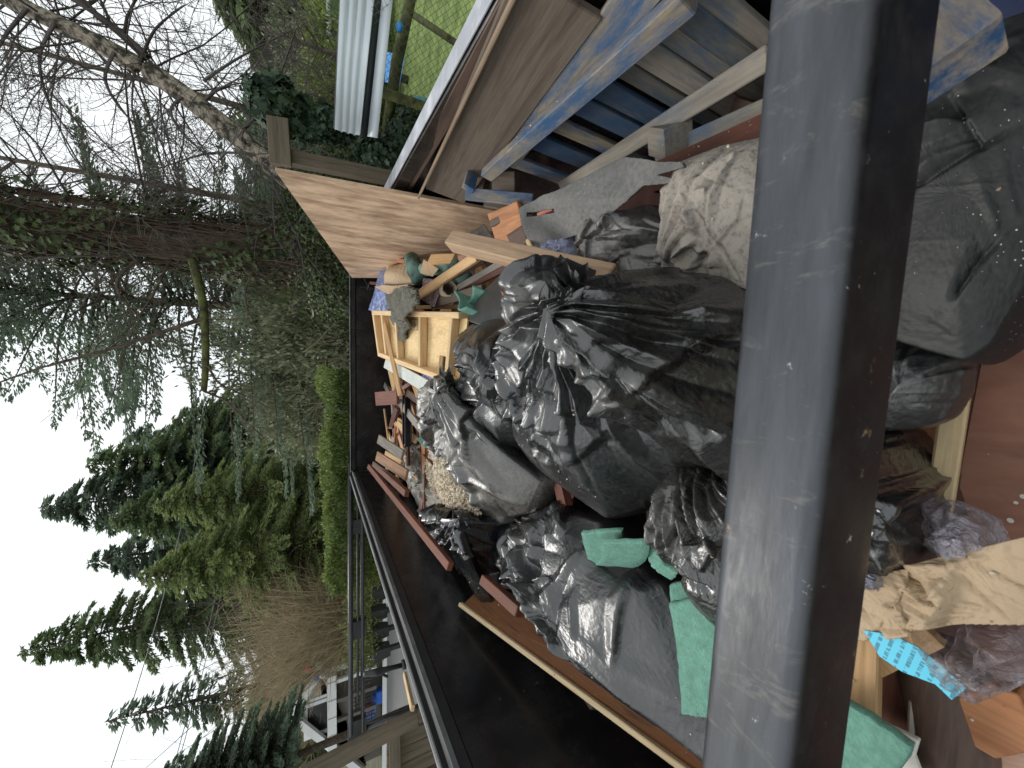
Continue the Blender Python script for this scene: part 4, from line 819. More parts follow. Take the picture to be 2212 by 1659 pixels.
# left end pieces (A2 frame)
pb('brown_board', A2(262, 380)+(3.1,), A2(530, 360)+(2.9,), 30, .03, mat_wood('maroon', (.16, .07, .055), (.24, .11, .085), None, .2), 'short maroon board with pale edge sticking out towards the front wall', 'board')
pb('panel_strip', A1(370, 1350)+(3.2,), A2(1010, 300)+(2.25,), 26, .01, mat_simple('white_panel', (.55, .58, .54), .6, 0, .15, 5), 'dirty white panel strip below the framed panel', 'panel')
pb('orange_board', A1(500, 1310)+(3.0,), A1(800, 1510)+(2.7,), 16, .02, WO, 'orange board edge between framed panel and white strip', 'board')
pb('pine_batten', A2(590, 250)+(2.85,), A2(740, 150)+(2.7,), 9, .02, WR, 'small reddish batten beside the maroon board', 'batten')
pb('pine_offcut', A2(740, 170)+(2.7,), A2(830, 400)+(2.5,), 18, .03, WP, 'tan offcut with rough end below the white strip', 'offcut')
pb('dark_batten', A2(650, 300)+(2.75,), A2(940, 520)+(2.35,), 15, .025, WD, 'dark metal grey strip running under the pinched bag', 'batten')
ch = empty('black_channel', W(*A2(650, 650), y=2.75), 'black ribbed plastic channel lying crosswise left of the pinched bag', 'channel')
pA, pB_ = W(*A2(655, 350), y=2.85), W(*A2(660, 960), y=2.7)
board('web', pA, pB_, .09, .008, M_black, parent=ch, face=(0, -.3, 1))
for s_ in (-1, 1):
    o_ = np.array([0, .04*s_, .015]); board('flange', pA+o_, pB_+o_, .008, .045, M_black, parent=ch, face=(0, -.3, 1))
board('rib', pA+np.array([0, 0, .012]), pB_+np.array([0, 0, .012]), .012, .02, M_edge, parent=ch, face=(0, -.3, 1))
pb('grey_board', A2(550, 420)+(2.95,), A2(930, 900)+(2.35,), 15, .02, WG, 'long grey board passing under the black channel', 'board')
pb('grey_board', A2(290, 880)+(3.25,), A2(590, 1080)+(2.75,), 20, .02, WG, 'short wet grey board next to the front left corner', 'board')
pb('brown_board', A2(520, 680)+(3.0,), A2(760, 900)+(2.7,), 14, .02, WP, 'brown board behind the lower end of the black channel', 'board')
slab('green_scrap', [W(*A2(760, 880), y=2.6), W(*A2(830, 820), y=2.6), W(*A2(930, 990), y=2.45), W(*A2(850, 980), y=2.5)], .006, M_foam, 'flat green foam scrap beside the spilt rubble', 'foam')
pb('orange_board', A2(950, 1000)+(2.35,), A2(985, 860)+(2.35,), 9, .03, WO, 'short orange batten end beside the green scrap', 'batten')
pb('brown_board', A2(380, 1050)+(3.1,), A2(580, 1170)+(2.75,), 10, .02, WP, 'thin brown board under the wet grey board', 'board')
pb('particle_board', A2(270, 1090)+(3.3,), A2(640, 1330)+(2.6,), 22, .02, mat_wood('chipboard', (.22, .12, .07), (.36, .2, .11), None, .45), 'rough orange brown board with chipped face in the front left corner', 'board')
pb('red_plank', A2(170, 1220)+(3.6,), (973, 1224, 1.66), 13, .03, WR, 'long dark red plank running down along the left wall', 'plank')
pb('red_plank', A2(230, 1190)+(3.5,), A2(640, 1560)+(2.3,), 12, .03, WR, 'second dark red plank just right of the longest one', 'plank')
pb('brown_board', A2(230, 1180)+(3.4,), A2(560, 1430)+(2.6,), 9, .02, WD, 'dark brown batten between red planks and chipped board', 'batten')
pb('paper_scrap', A1(190, 360)+(3.8,), A1(280, 370)+(3.7,), 6, .02, WR, 'tiny red wood end in front of the blue film corner', 'offcut')
pb('red_offcut', A1(340, 150)+(3.6,), A1(460, 100)+(3.4,), 13, .02, WR, 'dark red square offcut behind the paper bundle', 'offcut')
pb('brown_board', A1(420, 80)+(3.4,), A1(620, 90)+(3.1,), 8, .02, WO, 'narrow orange brown board against the plywood', 'board')
sheet('dark_rag', [W(*A5(640, 830), y=1.95), W(*A5(790, 740), y=1.85), W(*A5(890, 900), y=1.8), W(*A5(680, 900), y=1.9)], mat_simple('rag', (.07, .055, .05), .9, 0, .5, 20, .5), 'dark crumpled rag at the foot of the plywood', 'rag', nr=30, nc=30, ex=1.15, rise=.06, amp=.02)
# ------------------------------------------------------------------ scraps filling the bottom of the load
fillers = [('pine', WP), ('red', WR), ('dark', WD), ('grey', WG), ('red', WR), ('dark', WD)]
scr = {}
for i in range(56):
    k, m = fillers[i % 6]
    y = rng.uniform(1.2, 4.15) if i > 8 else rng.uniform(-.2, 1.2); x = rng.uniform(XL+.25, XR-.3); z = Z0-rng.uniform(.93, 1.12)+(.0 if y < 2.2 else min(.1, (y-2.2)*.08))
    a = rng.uniform(0, pi); ln = rng.uniform(.2, .42); dx, dy = cos(a)*ln, sin(a)*ln
    x0 = np.clip(x-dx, XL+.06, XR-.08); x1 = np.clip(x+dx, XL+.06, XR-.08)
    p_ = (x0, min(4.33, y-dy), z+rng.uniform(-.06, .06)); q_ = (x1, min(4.33, y+dy), z+rng.uniform(-.06, .06))
    board('wood_scrap', p_, q_, rng.uniform(.05, .12), rng.uniform(.018, .035), m, dict(pine='pale pine scrap lying loose low in the pile', red='red brown wood scrap lying loose low in the pile', dark='dark brown wood scrap lying loose low in the pile', grey='weathered grey wood scrap lying loose low in the pile')[k], 'wood scrap', group=k+' wood scraps at the bottom of the load', face=(rng.normal()*.3, rng.normal()*.3, 1), bev=0)

tang = [('red', WR), ('orange', WO), ('dark', WD), ('pine', WP), ('red', WR), ('grey', WG), ('orange', WO)]
for i in range(84):
    k, m = tang[i % 7]
    if i % 3: x, y = rng.uniform(XL+.15, -.32), rng.uniform(2.35, 4.1)
    else: x, y = rng.uniform(-1.2, .62), rng.uniform(3.45, 4.2)
    a = rng.normal()*.6+(1.1 if rng.random() < .6 else -.4); ln = rng.uniform(.12, .33); z = Z0-.79+rng.uniform(-.03, .08)
    p_ = (np.clip(x-cos(a)*ln, XL+.04, XR-.08), min(4.34, y-sin(a)*ln), z+rng.uniform(-.05, .05)); q_ = (np.clip(x+cos(a)*ln, XL+.04, XR-.08), min(4.34, y+sin(a)*ln), z+rng.uniform(-.05, .05))
    board('thin_offcut', p_, q_, rng.uniform(.02, .06), rng.uniform(.008, .02), m, {'red': 'thin red brown strip in the tangle near the front wall', 'orange': 'thin orange strip in the tangle near the front wall', 'dark': 'thin dark strip in the tangle near the front wall', 'pine': 'thin pale pine strip in the tangle near the front wall', 'grey': 'thin weathered grey strip in the tangle near the front wall'}[k], 'offcut', group='thin '+k+' offcuts at the far end', face=(rng.normal()*.4, rng.normal()*.4-.3, 1), bev=0)
# loose grit lying on top of the load, dropped onto whatever surface is there
bpy.context.view_layer.update(); dg_ = bpy.context.evaluated_depsgraph_get(); gp_ = []
def drop(x, y):
    hit, loc, nr_, _, ob, _ = sc.ray_cast(dg_, Vector((x, y, Z0-.36)), Vector((0, 0, -1)))
    return (np.array(loc), nr_.z) if hit else (None, 0)
cl_ = [(rng.uniform(XL+.1, XR-.15), rng.uniform(.3, 3.8)) for _ in range(26)]
for i in range(2600):
    if rng.random() < .6: c_ = cl_[rng.integers(26)]; x, y = c_[0]+rng.normal()*.09, c_[1]+rng.normal()*.12
    else: x, y = rng.uniform(XL+.05, XR-.1), (rng.uniform(.28, 4.2) if rng.random() < .6 else rng.uniform(.02, .6))
    if not (XL+.03 < x < XR-.05): continue
    p_, nz_ = drop(x, y)
    if p_ is not None and nz_ > .55 and p_[2] < Z0-.42: gp_.append(p_+np.array([0, 0, .0008]))
pebbles('loose_grit', len(gp_), lambda i: gp_[i], .0006, .0038, mat_leaf('grit', (.25, .18, .12), (.66, .6, .5), .9, 0), 'scattered plaster crumbs and grit on top of the load', 'grit')
# ================================================================== surroundings
M_ground = mat_simple('ground_soil', (.1, .09, .055), .95, 0, .4, 2.5, .3, (.06, .075, .03))
gn = 60; gx = np.linspace(-1, 1, gn); V = []
for i in range(gn):
    for j in range(gn):
        x = gx[i]*abs(gx[i])*400; y = gx[j]*abs(gx[j])*400; V.append((x, y, -.01+.0*x))
tag(mesh_obj('ground', V, grid_faces(gn, gn)[:, ::-1], M_ground, None, True), kind='structure')
M_drive = mat_simple('driveway_concrete', (.17, .17, .165), .85, 0, .1, 3, .15)
dv = [(-2.3, -3), (-2.3, 5.2), (-3.0, 12.4), (-16, 12.4), (-16, -3)]
def ground_poly(name, pts, z, mat): return tag(mesh_obj(name, [(p[0], p[1], z) for p in pts], [tuple(range(len(pts)))[::-1]], mat), kind='structure')
ground_poly('driveway', dv, .004, M_drive)
M_lawn = mat_simple('lawn', (.24, .31, .09), .95, 0, .3, 3, .4, (.15, .22, .05))
ground_poly('lawn', [(2.2, 1), (30, 1), (30, 24), (4.4, 24), (3.2, 8), (2.4, 4)], .004, M_lawn)
# ------------------------------------------------------------------ leaf and twig makers
def leaf_quads(P_, D, ln, wd, up=None, jitter=.3):
    """one elongated leaf blade (2 triangles as a quad) per point"""
    n = len(P_); D = D/np.linalg.norm(D, axis=1, keepdims=True); r = rng.normal(size=(n, 3)); S = np.cross(D, r); S /= np.linalg.norm(S, axis=1, keepdims=True)+1e-9
    ln = np.broadcast_to(ln, n)[:, None]; wd = np.broadcast_to(wd, n)[:, None]
    V = np.stack([P_, P_+D*ln*.45+S*wd*.5, P_+D*ln, P_+D*ln*.45-S*wd*.5], 1).reshape(-1, 3)
    return V, np.arange(4*n).reshape(-1, 4)
def tubes_np(segs):
    """segs: list of (p, q, r0, r1) -> three sided prisms"""
    A_ = np.array([s[0] for s in segs]); B = np.array([s[1] for s in segs]); r0 = np.array([s[2] for s in segs]); r1 = np.array([s[3] for s in segs])
    d = B-A_; d /= np.linalg.norm(d, axis=1, keepdims=True)+1e-9; ref = np.where(np.abs(d[:, 2:3]) < .9, [[0, 0, 1.]], [[1., 0, 0]]); u = np.cross(d, ref); u /= np.linalg.norm(u, axis=1, keepdims=True); v = np.cross(d, u)
    n = len(segs); V = np.zeros((n, 6, 3))
    for k in range(3):
        c, s = cos(2*pi*k/3), sin(2*pi*k/3); o_ = u*c+v*s
        V[:, k] = A_+o_*r0[:, None]; V[:, 3+k] = B+o_*r1[:, None]
    f = np.array([(0, 1, 4, 3), (1, 2, 5, 4), (2, 0, 3, 5)]); Fc = (f[None]+6*np.arange(n)[:, None, None]).reshape(-1, 4)
    return V.reshape(-1, 3), Fc
def branch(segs, p, d, length, r, depth, droop=0., wig=.25, kids=5, ksc=.55, up=.0, minr=.0015, spread=.9):
    n = max(3, int(6*min(1, length/.6))) if depth else 3
    n = 7 if depth >= 2 else (5 if depth == 1 else 3)
    st = length/n; q = p.copy(); dd = d.copy(); pts = [q.copy()]
    for i in range(n):
        dd = nrm(dd+rng.normal(size=3)*wig*.5+np.array([0, 0, up-droop*(i/n)])); q2 = q+dd*st
        ra = r*(1-.75*i/n); rb = r*(1-.75*(i+1)/n); segs.append((q, q2, max(ra, minr), max(rb, minr))); q = q2; pts.append(q.copy())
        if depth > 0:
            for k in range(int(kids/n+rng.random())):
                if i == 0 and depth > 1: continue
                t = rng.random(); o_ = pts[-2]*(1-t)+q*t; pr = nrm(np.cross(dd, rng.normal(size=3))); nd = nrm(dd*(1-spread*.45)+pr*spread)
                branch(segs, o_, nd, length*ksc*(1-.5*i/n)*rng.uniform(.6, 1.2), rb*.55, depth-1, droop, wig, kids, ksc, up, minr, spread)
def main_limb(segs, path, r0, r1, sub=10):
    P_ = np.array(path, float); m = len(P_)-1; out = []
    for i in range(m):
        for k in range(sub): f = k/sub; out.append(P_[i]*(1-f)+P_[i+1]*f)
    out.append(P_[-1]); out = np.array(out); 
    for _ in range(6): out[1:-1] = .5*out[1:-1]+.25*out[:-2]+.25*out[2:]
    return out, np.linspace(r0, r1, len(out))
M_bark = mat_simple('bark_brown', (.11, .085, .06), .9, 0, .4, 14, .5, (.06, .05, .035))
M_birch = mat_simple('birch_bark', (.27, .23, .18), .85, 0, .5, 14, .4, (.06, .058, .035), thr=(.42, .58))
M_twig = mat_simple('twigs_dark', (.1, .085, .08), .9, 0, .3, 3, 0)
M_twigb = mat_simple('twigs_tan', (.42, .34, .21), .9, 0, .3, 3, 0)
M_moss = mat_simple('mossy_bark', (.1, .11, .03), .95, 0, .5, 12, .6, (.06, .055, .03))
def tree(name, base, label, trunk, crown, group=None, tm=M_bark):
    """trunk = (V,F) or list of (pts, radii); crown = list of (name, V, F, mat, attr)"""
    r = empty(name, base, label, 'tree', group)
    mb_ = MB()
    for pts, rad in trunk: mb_.tube(pts, list(rad), 10)
    mb_.build('trunk', tm, r, True)
    for nm, V, Fc, mt, at in crown: mesh_obj(nm, V, Fc, mt, r, False, attr=at)
    return r
G1 = mat_leaf('conifer_green', (.085, .12, .06), (.23, .31, .14), trans=.45); G2 = mat_leaf('conifer_blue_green', (.085, .12, .085), (.2, .27, .18), trans=.45); G3 = mat_leaf('conifer_yellow_green', (.11, .15, .055), (.31, .38, .14), trans=.45)
G4 = mat_leaf('thicket_grey_green', (.1, .125, .065), (.36, .39, .24)); G5 = mat_leaf('hedge_green', (.055, .1, .025), (.27, .33, .1)); G6 = mat_leaf('ivy_green', (.02, .035, .014), (.1, .14, .045)); G7 = mat_leaf('ivy_dark', (.01, .025, .012), (.05, .09, .045)); G8 = mat_leaf('shrub_light', (.06, .09, .02), (.22, .28, .06))
def conifer(base, H, R, label, nb=150, leaf=(.3, .09), mat=G1, dens=34, low=.08, droop=.5, sky=1., group='conifers beyond the trailer', lean=(0, 0), name='conifer', az=None, powr=.75):
    base = np.array(base, float); top = base+np.array([lean[0], lean[1], H]); Pn = []; Dn = []; segs = []; rn = []
    for b in range(nb):
        h = low+(1-low)*(b+rng.random())/nb; a = rng.uniform(0, 2*pi); L_ = R*((1-h)**powr)*rng.uniform(.65, 1.15)+.12*R*.3
        o_ = base*(1-h)+top*h; d = np.array([cos(a), sin(a), 0]); n = max(3, int(L_/.35))
        tone = rng.random()
        t = np.linspace(0, 1, n+1); path = o_+d*L_*t[:, None]+np.array([0, 0, 1])*(L_*(.22*t-droop*t**2*1.0+.12*t**4)[:, None])
        for i in range(n): segs.append((path[i], path[i+1], .03*(1-t[i])+.006, .03*(1-t[i+1])+.004))
        k = int(dens*L_*sky); tt = rng.random(k)**.7; idx = np.minimum((tt*n).astype(int), n-1); f = (tt*n-idx)[:, None]
        pp = path[idx]*(1-f)+path[idx+1]*f; sd = np.cross(d, [0, 0, 1]); side = rng.choice([-1, 1], k)[:, None]*sd
        sl = (.1+.34*L_*.35*(1-tt)*2)[:, None]; pp = pp+side*sl*rng.random((k, 1))+np.array([0, 0, -1])*sl*.35*rng.random((k, 1))
        dd = d*.9+side*rng.uniform(.2, .9, (k, 1))+np.array([0, 0, -1])*rng.uniform(0, droop*1.2, (k, 1))+rng.normal(size=(k, 3))*.18
        Pn.append(pp); Dn.append(dd); rn.append(np.clip(tone*.5+rng.random(k)*.6, 0, 1))
    Pn = np.concatenate(Pn); Dn = np.concatenate(Dn); rn = np.concatenate(rn); n = len(Pn)
    V, Fc = leaf_quads(Pn, Dn, leaf[0]*rng.uniform(.6, 1.3, n), leaf[1]*rng.uniform(.7, 1.3, n))
    Vs, Fs = tubes_np(segs)
    return tree(name, tuple(base), label, [([base, base*.5+top*.5, top], [.012*H+.05, .008*H+.02, .01])], [('branches', Vs, Fs, M_bark, None), ('crown', V, Fc, mat, rn)], group)
def apex(px, py, y, gz=0.):
    a = W(px, py, y=y); return (a[0], a[1], gz), a[2]-gz
for (px, py, y, R, nb, mt, lf, lab) in (
    (43, 1408, 22, 4.2, 190, G1, (.42, .13), 'tallest pointed conifer on the left of the row'),
    (83, 1097, 25, 5.0, 210, G2, (.5, .14), 'broad conifer with wispy tips beside the tallest one'),
    (185, 1006, 25, 4.5, 180, G1, (.45, .14), 'middle conifer of the row, drooping feathery boughs'),
    (270, 955, 28, 4.6, 160, G2, (.5, .14), 'shorter conifer towards the thicket'),
    (370, 905, 26, 4.0, 140, G1, (.45, .14), 'lowest conifer of the row beside the thicket'),
    (300, 1250, 16, 3.2, 170, G3, (.3, .1), 'yellowish green conifer in front of the tall ones'),
    (190, 1215, 28, 5.2, 170, G2, (.5, .14), 'dark conifer filling the gap behind the tallest one'), (240, 1120, 22, 4.2, 170, G1, (.5, .14), 'conifer in front of the broad one with wispy tips'), (420, 1000, 30, 5.0, 150, G1, (.5, .14), 'dark conifer filling the row behind the bright green one'), (330, 1190, 29, 5., 150, G2, (.5, .14), 'dark conifer filling the row behind the yellowish one'), (300, 1330, 27, 4.6, 150, G1, (.5, .14), 'dark conifer beside the tallest one, towards the willow'),
    (330, 1090, 18, 3.4, 170, G3, (.3, .1), 'bright green conifer behind the hedge')):
    b, H = apex(px, py, y); conifer(b, H, R*1.25, lab, int(nb*1.15), (lf[0]*.55, lf[1]*.5), mt, dens=120, powr=.85, droop=.6)
b, H = apex(-260, 610, 13); conifer(b, H, 5.6, 'tall thin crowned conifer behind the ivy trunk, sky showing through', 250, (.13, .04), G2, dens=85, low=.12, droop=.35, powr=.5)
b, H = apex(420, -90, 17); conifer(b, H, 5.2, 'dark conifer at the right edge behind the car', 210, (.36, .11), G1, dens=40, powr=.6)
b, H = apex(300, -260, 20); conifer(b, H, 6, 'big dark conifer mostly outside the right edge', 160, (.45, .13), G2, dens=36)
b, H = apex(225, 1800, 9); conifer(b, H, 1.7, 'near dark fir at the left edge in front of the house', 210, (.085, .03), G2, dens=420, powr=.45, low=.46)
b, H = apex(225, 1560, 16); conifer((b[0]-.8, b[1], 0), H, 1.9, 'slender conifer tip standing at the far left', 80, (.26, .07), G2, dens=40, lean=(.8, 0), low=.55)
# ------------------------------------------------------------------ bushes and thickets (each a plant)
def blob_leaves(c, s, n, leaf, mat, name, label, cat='bush', group=None, flat=0, twn=60, up=.4, clump=.5):
    c = np.array(c, float); s = np.array(s, float); u = rng.normal(size=(n, 3)); u /= np.linalg.norm(u, axis=1, keepdims=True); u[:, 2] = np.abs(u[:, 2])
    r_ = rng.random(n)**.22; P_ = u*r_[:, None]
    nz = np.array([mn.noise(Vector(p*2.6)+Vector((c[0], c[1], 0))) for p in P_]); P_ = P_*(1+clump*nz)[:, None]
    P_ = P_*s+c*np.array([1, 1, 0]); P_[:, 2] += 0
    nn = np.array([mn.noise(Vector(p)*1.6) for p in P_]); at = np.clip(.5+nn*.9+rng.normal(size=n)*.22, 0, 1)
    D = u*s+rng.normal(size=(n, 3))*.7*np.mean(s)+np.array([0, 0, up])
    V, Fc = leaf_quads(P_, D, leaf[0]*rng.uniform(.6, 1.3, n), leaf[1]*rng.uniform(.7, 1.2, n))
    r = empty(name, (c[0], c[1], 0), label, cat, group); segs = []
    for i in range(twn):
        a = rng.uniform(0, 2*pi); d = nrm([cos(a)*s[0], sin(a)*s[1], s[2]*1.6]); branch(segs, np.array([c[0], c[1], 0.])+rng.normal(size=3)*[.2*s[0], .2*s[1], 0], d, float(np.linalg.norm(s))*.62, .02, 1, .1, .4, 4, .5)
    Vs, Fs = tubes_np(segs); mesh_obj('stems', Vs, Fs, M_twig if mat is not G4 else M_twigb, r); mesh_obj('foliage', V, Fc, mat, r, False, attr=at)
    return r
def at(px, py, y): return W(px, py, y=y)
for (px, py, y, sx, lab) in ((470, 800, 12, 2.3, 'grey green thicket of shrubs beyond the front wall, under the tall conifer'), (520, 700, 11, 1.9, 'ragged bush right of the big thicket, behind the ivy trunk'), (560, 870, 13, 2.0, 'lower bush between thicket and hedge'), (500, 600, 14, 2.4, 'pale bush half hidden by the ivy trunk')):
    a = at(px, py, y); blob_leaves((a[0], a[1], 0), (sx, 1.6, a[2]), 15000, (.15, .06), G4, 'bush', lab)
for (px, py, y, sx, lab, m) in ((600, 560, 6.2, .8, 'dark low bush behind the plywood sheet', G6), (640, 30, 13, 2.6, 'light green bush by the parked car at the right edge', G8), (655, 170, 12, 2.0, 'rambling light bush right of the car', G8), (590, 120, 15, 2.6, 'brownish green bush behind the car', G4), (640, 430, 8, .9, 'bush behind the wooden post', G6)):
    a = at(px, py, y); blob_leaves((a[0], a[1], 0), (sx, 1.3, a[2]), 11000, (.13, .06), m, 'bush', lab)
# hedge
def hedge():
    a = at(722, 795, 7.2); b = at(714, 1238, 7.6); ztop = (a[2]+b[2])/2; n = 60000
    r = empty('clipped_hedge', ((a[0]+b[0])/2, 7.4, 0), 'bright yellow green hedge row just beyond the front wall', 'hedge')
    t = rng.random(n); face = rng.random(n); y = np.where(face < .55, -.55, rng.uniform(-.55, .55, n)); z = np.where(face < .55, rng.random(n)*ztop*.98, ztop)
    x = a[0]+(b[0]-a[0])*t; P_ = np.stack([x, 7.4+y, z], 1)
    nz = np.array([mn.noise(Vector((p[0]*1.9, p[1]*2, p[2]*1.5)))+.5*mn.noise(Vector(p)*5) for p in P_]); P_[:, 1] += nz*.2; P_[:, 2] += nz*.22*(z > ztop*.5)+rng.normal(size=n)*.03
    D = rng.normal(size=(n, 3))*.5+np.stack([np.zeros(n), np.where(y < -.5, -.6, 0), np.full(n, .8)], 1)
    V, Fc = leaf_quads(P_, D, .055*rng.uniform(.6, 1.4, n), .03*rng.uniform(.7, 1.3, n))
    mesh_obj('foliage', V, Fc, G5, r, False, attr=np.clip(.45+nz*.6+rng.normal(size=n)*.2, 0, 1)); MB().box((min(a[0], b[0])+.1, 7.0, 0), (max(a[0], b[0])-.1, 7.8, ztop-.15)).build('stems', M_twig, r)
hedge()
# far woodland behind everything
n = 90000; a = rng.uniform(-1.25, 1.35, n); rr_ = rng.uniform(36, 44, n); hh = 5.5+2.2*np.array([mn.noise(Vector((q*9, 0, 0))) for q in a])+1.2*np.array([mn.noise(Vector((q*31, 3, 0))) for q in a])
P_ = np.stack([rr_*np.sin(a), rr_*np.cos(a), hh*rng.random(n)**.7], 1); V, Fc = leaf_quads(P_, rng.normal(size=(n, 3))+[0, 0, .3], .75, .36)
tag(mesh_obj('far_woodland', V, Fc, G1, None, False, attr=rng.random(n)), 'far wooded strip closing the view behind the conifers', 'woodland', kind='stuff')
# brown willow thicket
def twiggy(base, H, spread_, n, label, mat, name='willow', cat='tree', droop=.15, r0=.03, lean=(0, 0, 0), kids=9, depth=1, group=None):
    segs = []
    for i in range(n):
        a_ = rng.uniform(0, 2*pi); d = nrm([cos(a_)*spread_+lean[0], sin(a_)*spread_+lean[1], 1.]); branch(segs, np.array(base)+np.array([cos(a_), sin(a_), 0])*rng.random()*.8, d, H*rng.uniform(.55, 1.05), r0*rng.uniform(.4, 1), depth, droop, .16, kids, .35, .02, .004)
    V, Fc = tubes_np(segs); r = empty(name, base, label, cat, group); mesh_obj('twigs', V, Fc, mat, r, False); MB().tube([np.array(base, float), np.array(base)+[0, 0, .6]], [.2, .12], 8).build('trunk', M_bark, r, True)
    return r
for (px, py, y, n_, sp_, lab) in ((470, 1400, 15, 520, .33, 'tan bare willow thicket between conifers and house'), (560, 1380, 13.5, 480, .3, 'shorter tan twig thicket beside the hedge end'), (480, 1540, 17, 480, .35, 'bare brown willow behind the house gable')):
    a = at(px, py, y); twiggy((a[0], a[1], 0), a[2]*.98, sp_, n_, lab, M_twigb)
a = at(400, 1420, 18); twiggy((a[0], a[1], 0), a[2]*1.15, .3, 60, 'thin bare tree reaching above the willow thicket', M_twig, r0=.05)
# ------------------------------------------------------------------ ivy covered trunk
tb_ = at(667, 560, 5.6); tx, ty = tb_[0]+.03, 5.6
iv = empty('ivy_tree', (tx, ty, 0), 'tall trunk wrapped in ivy and dead vines just beyond the front wall', 'tree')
tp = [np.array([tx, ty, z])+np.array([.02*sin(z), .03*cos(z*1.3), 0]) for z in np.linspace(0, 10, 14)]
MB().tube(tp, list(np.linspace(.24, .15, 14)), 16).build('trunk', M_bark, iv, True)
n = 21000; z = rng.random(n)*9.5; an = rng.uniform(0, 2*pi, n); nz = np.array([mn.noise(Vector((cos(q)*1.2, sin(q)*1.2, w_*1.3))) for q, w_ in zip(an, z)]); rad = .25+.17*rng.random(n)+.2*np.maximum(nz, -.2)-z*.008
P_ = np.stack([tx+np.cos(an)*rad, ty+np.sin(an)*rad, z], 1); keep = (nz+rng.random(n)*.7 > .27); P_ = P_[keep]; an = an[keep]; k = len(P_)
def ivy_leaves(P_, O, size):
    """five pointed leaf made of a fan, one n-gon each"""
    k = len(P_); O = O/np.linalg.norm(O, axis=1, keepdims=True); r = rng.normal(size=(k, 3)); u = np.cross(O, r); u /= np.linalg.norm(u, axis=1, keepdims=True); v = np.cross(O, u)
    sh = [(0, -.15), (.5, -.1), (.35, .3), (.62, .6), (.22, .62), (0, 1.05), (-.22, .62), (-.62, .6), (-.35, .3), (-.5, -.1)]; s = size*rng.uniform(.5, 1.2, k)
    V = np.stack([P_+(u*x+v*y)*s[:, None] for x, y in sh], 1); return V.reshape(-1, 3), np.arange(10*k).reshape(-1, 10)
O = np.stack([np.cos(an), np.sin(an), np.full(k, .5)], 1)+rng.normal(size=(k, 3))*.5
V, Fc = ivy_leaves(P_, O, .052); tone_ = np.clip(rng.random(k)*.8+.3*(nz[keep] > .15), 0, 1)
mesh_obj('ivy_leaves', V, Fc, G6, iv, False, attr=tone_)
segs = []
for i in range(620):
    a_ = rng.uniform(0, 2*pi); z0 = rng.uniform(.3, 9); p = np.array([tx+cos(a_)*.3, ty+sin(a_)*.3, z0]); d = nrm([cos(a_)*.35, sin(a_)*.35, -1. if rng.random() < .6 else .8]); branch(segs, p, d, rng.uniform(.35, 1.2), .006, 1, .15, .35, 4, .5, minr=.0018)
for i in range(26):
    a_ = rng.uniform(0, 2*pi); pts = [np.array([tx+cos(a_+z_*.12)*.29, ty+sin(a_+z_*.12)*.29, z_]) for z_ in np.linspace(.2, 9.4, 40)]
    for q, w_ in zip(pts[:-1], pts[1:]): segs.append((q+rng.normal(size=3)*.004, w_, .011, .011))
Vs, Fs = tubes_np(segs); mesh_obj('vines', Vs, Fs, mat_simple('vine_brown', (.1, .065, .045), .9, 0, .3, 5, 0), iv)
# mossy side branch and other limbs of that tree
mo = []; limb, rd_ = main_limb(None, [W(415, 560, y=5.4), W(440, 650, y=5.1), W(444, 740, y=4.9), W(444, 800, y=4.8), W(440, 845, y=4.75)], .042, .026, 5); MB().tube(list(limb), list(rd_), 9).build('mossy_branch', M_moss, iv, True)
segs = []
for pts, r0, r1 in (([W(440, 845, y=4.75), W(490, 865, y=4.7), W(520, 900, y=4.7), W(575, 950, y=4.7)], .014, .006), ([W(450, 790, y=4.8), W(470, 830, y=4.8), W(520, 850, y=4.7), W(600, 890, y=4.6)], .014, .004), ([W(0, 826, y=5.4), W(100, 790, y=5.3), W(200, 765, y=5.2), W(300, 735, y=5.1), W(435, 690, y=5.0)], .009, .026), ([W(300, 560, y=5.4), W(240, 610, y=5.2), W(290, 680, y=5.1), W(380, 740, y=5.)], .022, .006), ([W(370, 560, y=5.5), W(330, 640, y=5.3), W(290, 700, y=5.2), W(200, 780, y=5.1)], .018, .005), ([W(560, 560, y=5.4), W(520, 640, y=5.2), W(560, 720, y=5.1), W(610, 780, y=5)], .014, .004)):
    l_, r_ = main_limb(None, pts, r0, r1, 6)
    for i in range(len(l_)-1): segs.append((l_[i], l_[i+1], r_[i], r_[i+1]))
    for i in range(2, len(l_), 2): branch(segs, l_[i], nrm((l_[i]-l_[i-1])*2/np.linalg.norm(l_[i]-l_[i-1])+rng.normal(size=3)*.8), rng.uniform(.3, .8), r_[i]*.35, 1, .1, .3, 5, .5, minr=.002)
Vs, Fs = tubes_np(segs); mesh_obj('limbs', Vs, Fs, M_twigb if False else M_bark, iv)
segs = []
for i in range(46):   # long hanging bare shoots
    z0 = rng.uniform(3.5, 9.5); a_ = rng.uniform(0, 2*pi); p = np.array([tx, ty, z0]); d = nrm([cos(a_), sin(a_)*.6, rng.uniform(.1, .9)]); branch(segs, p, d, rng.uniform(1.2, 2.6), .016, 2, .12, .3, 5, .5, minr=.002)
Vs, Fs = tubes_np(segs); mesh_obj('bare_shoots', Vs, Fs, M_twig, iv)
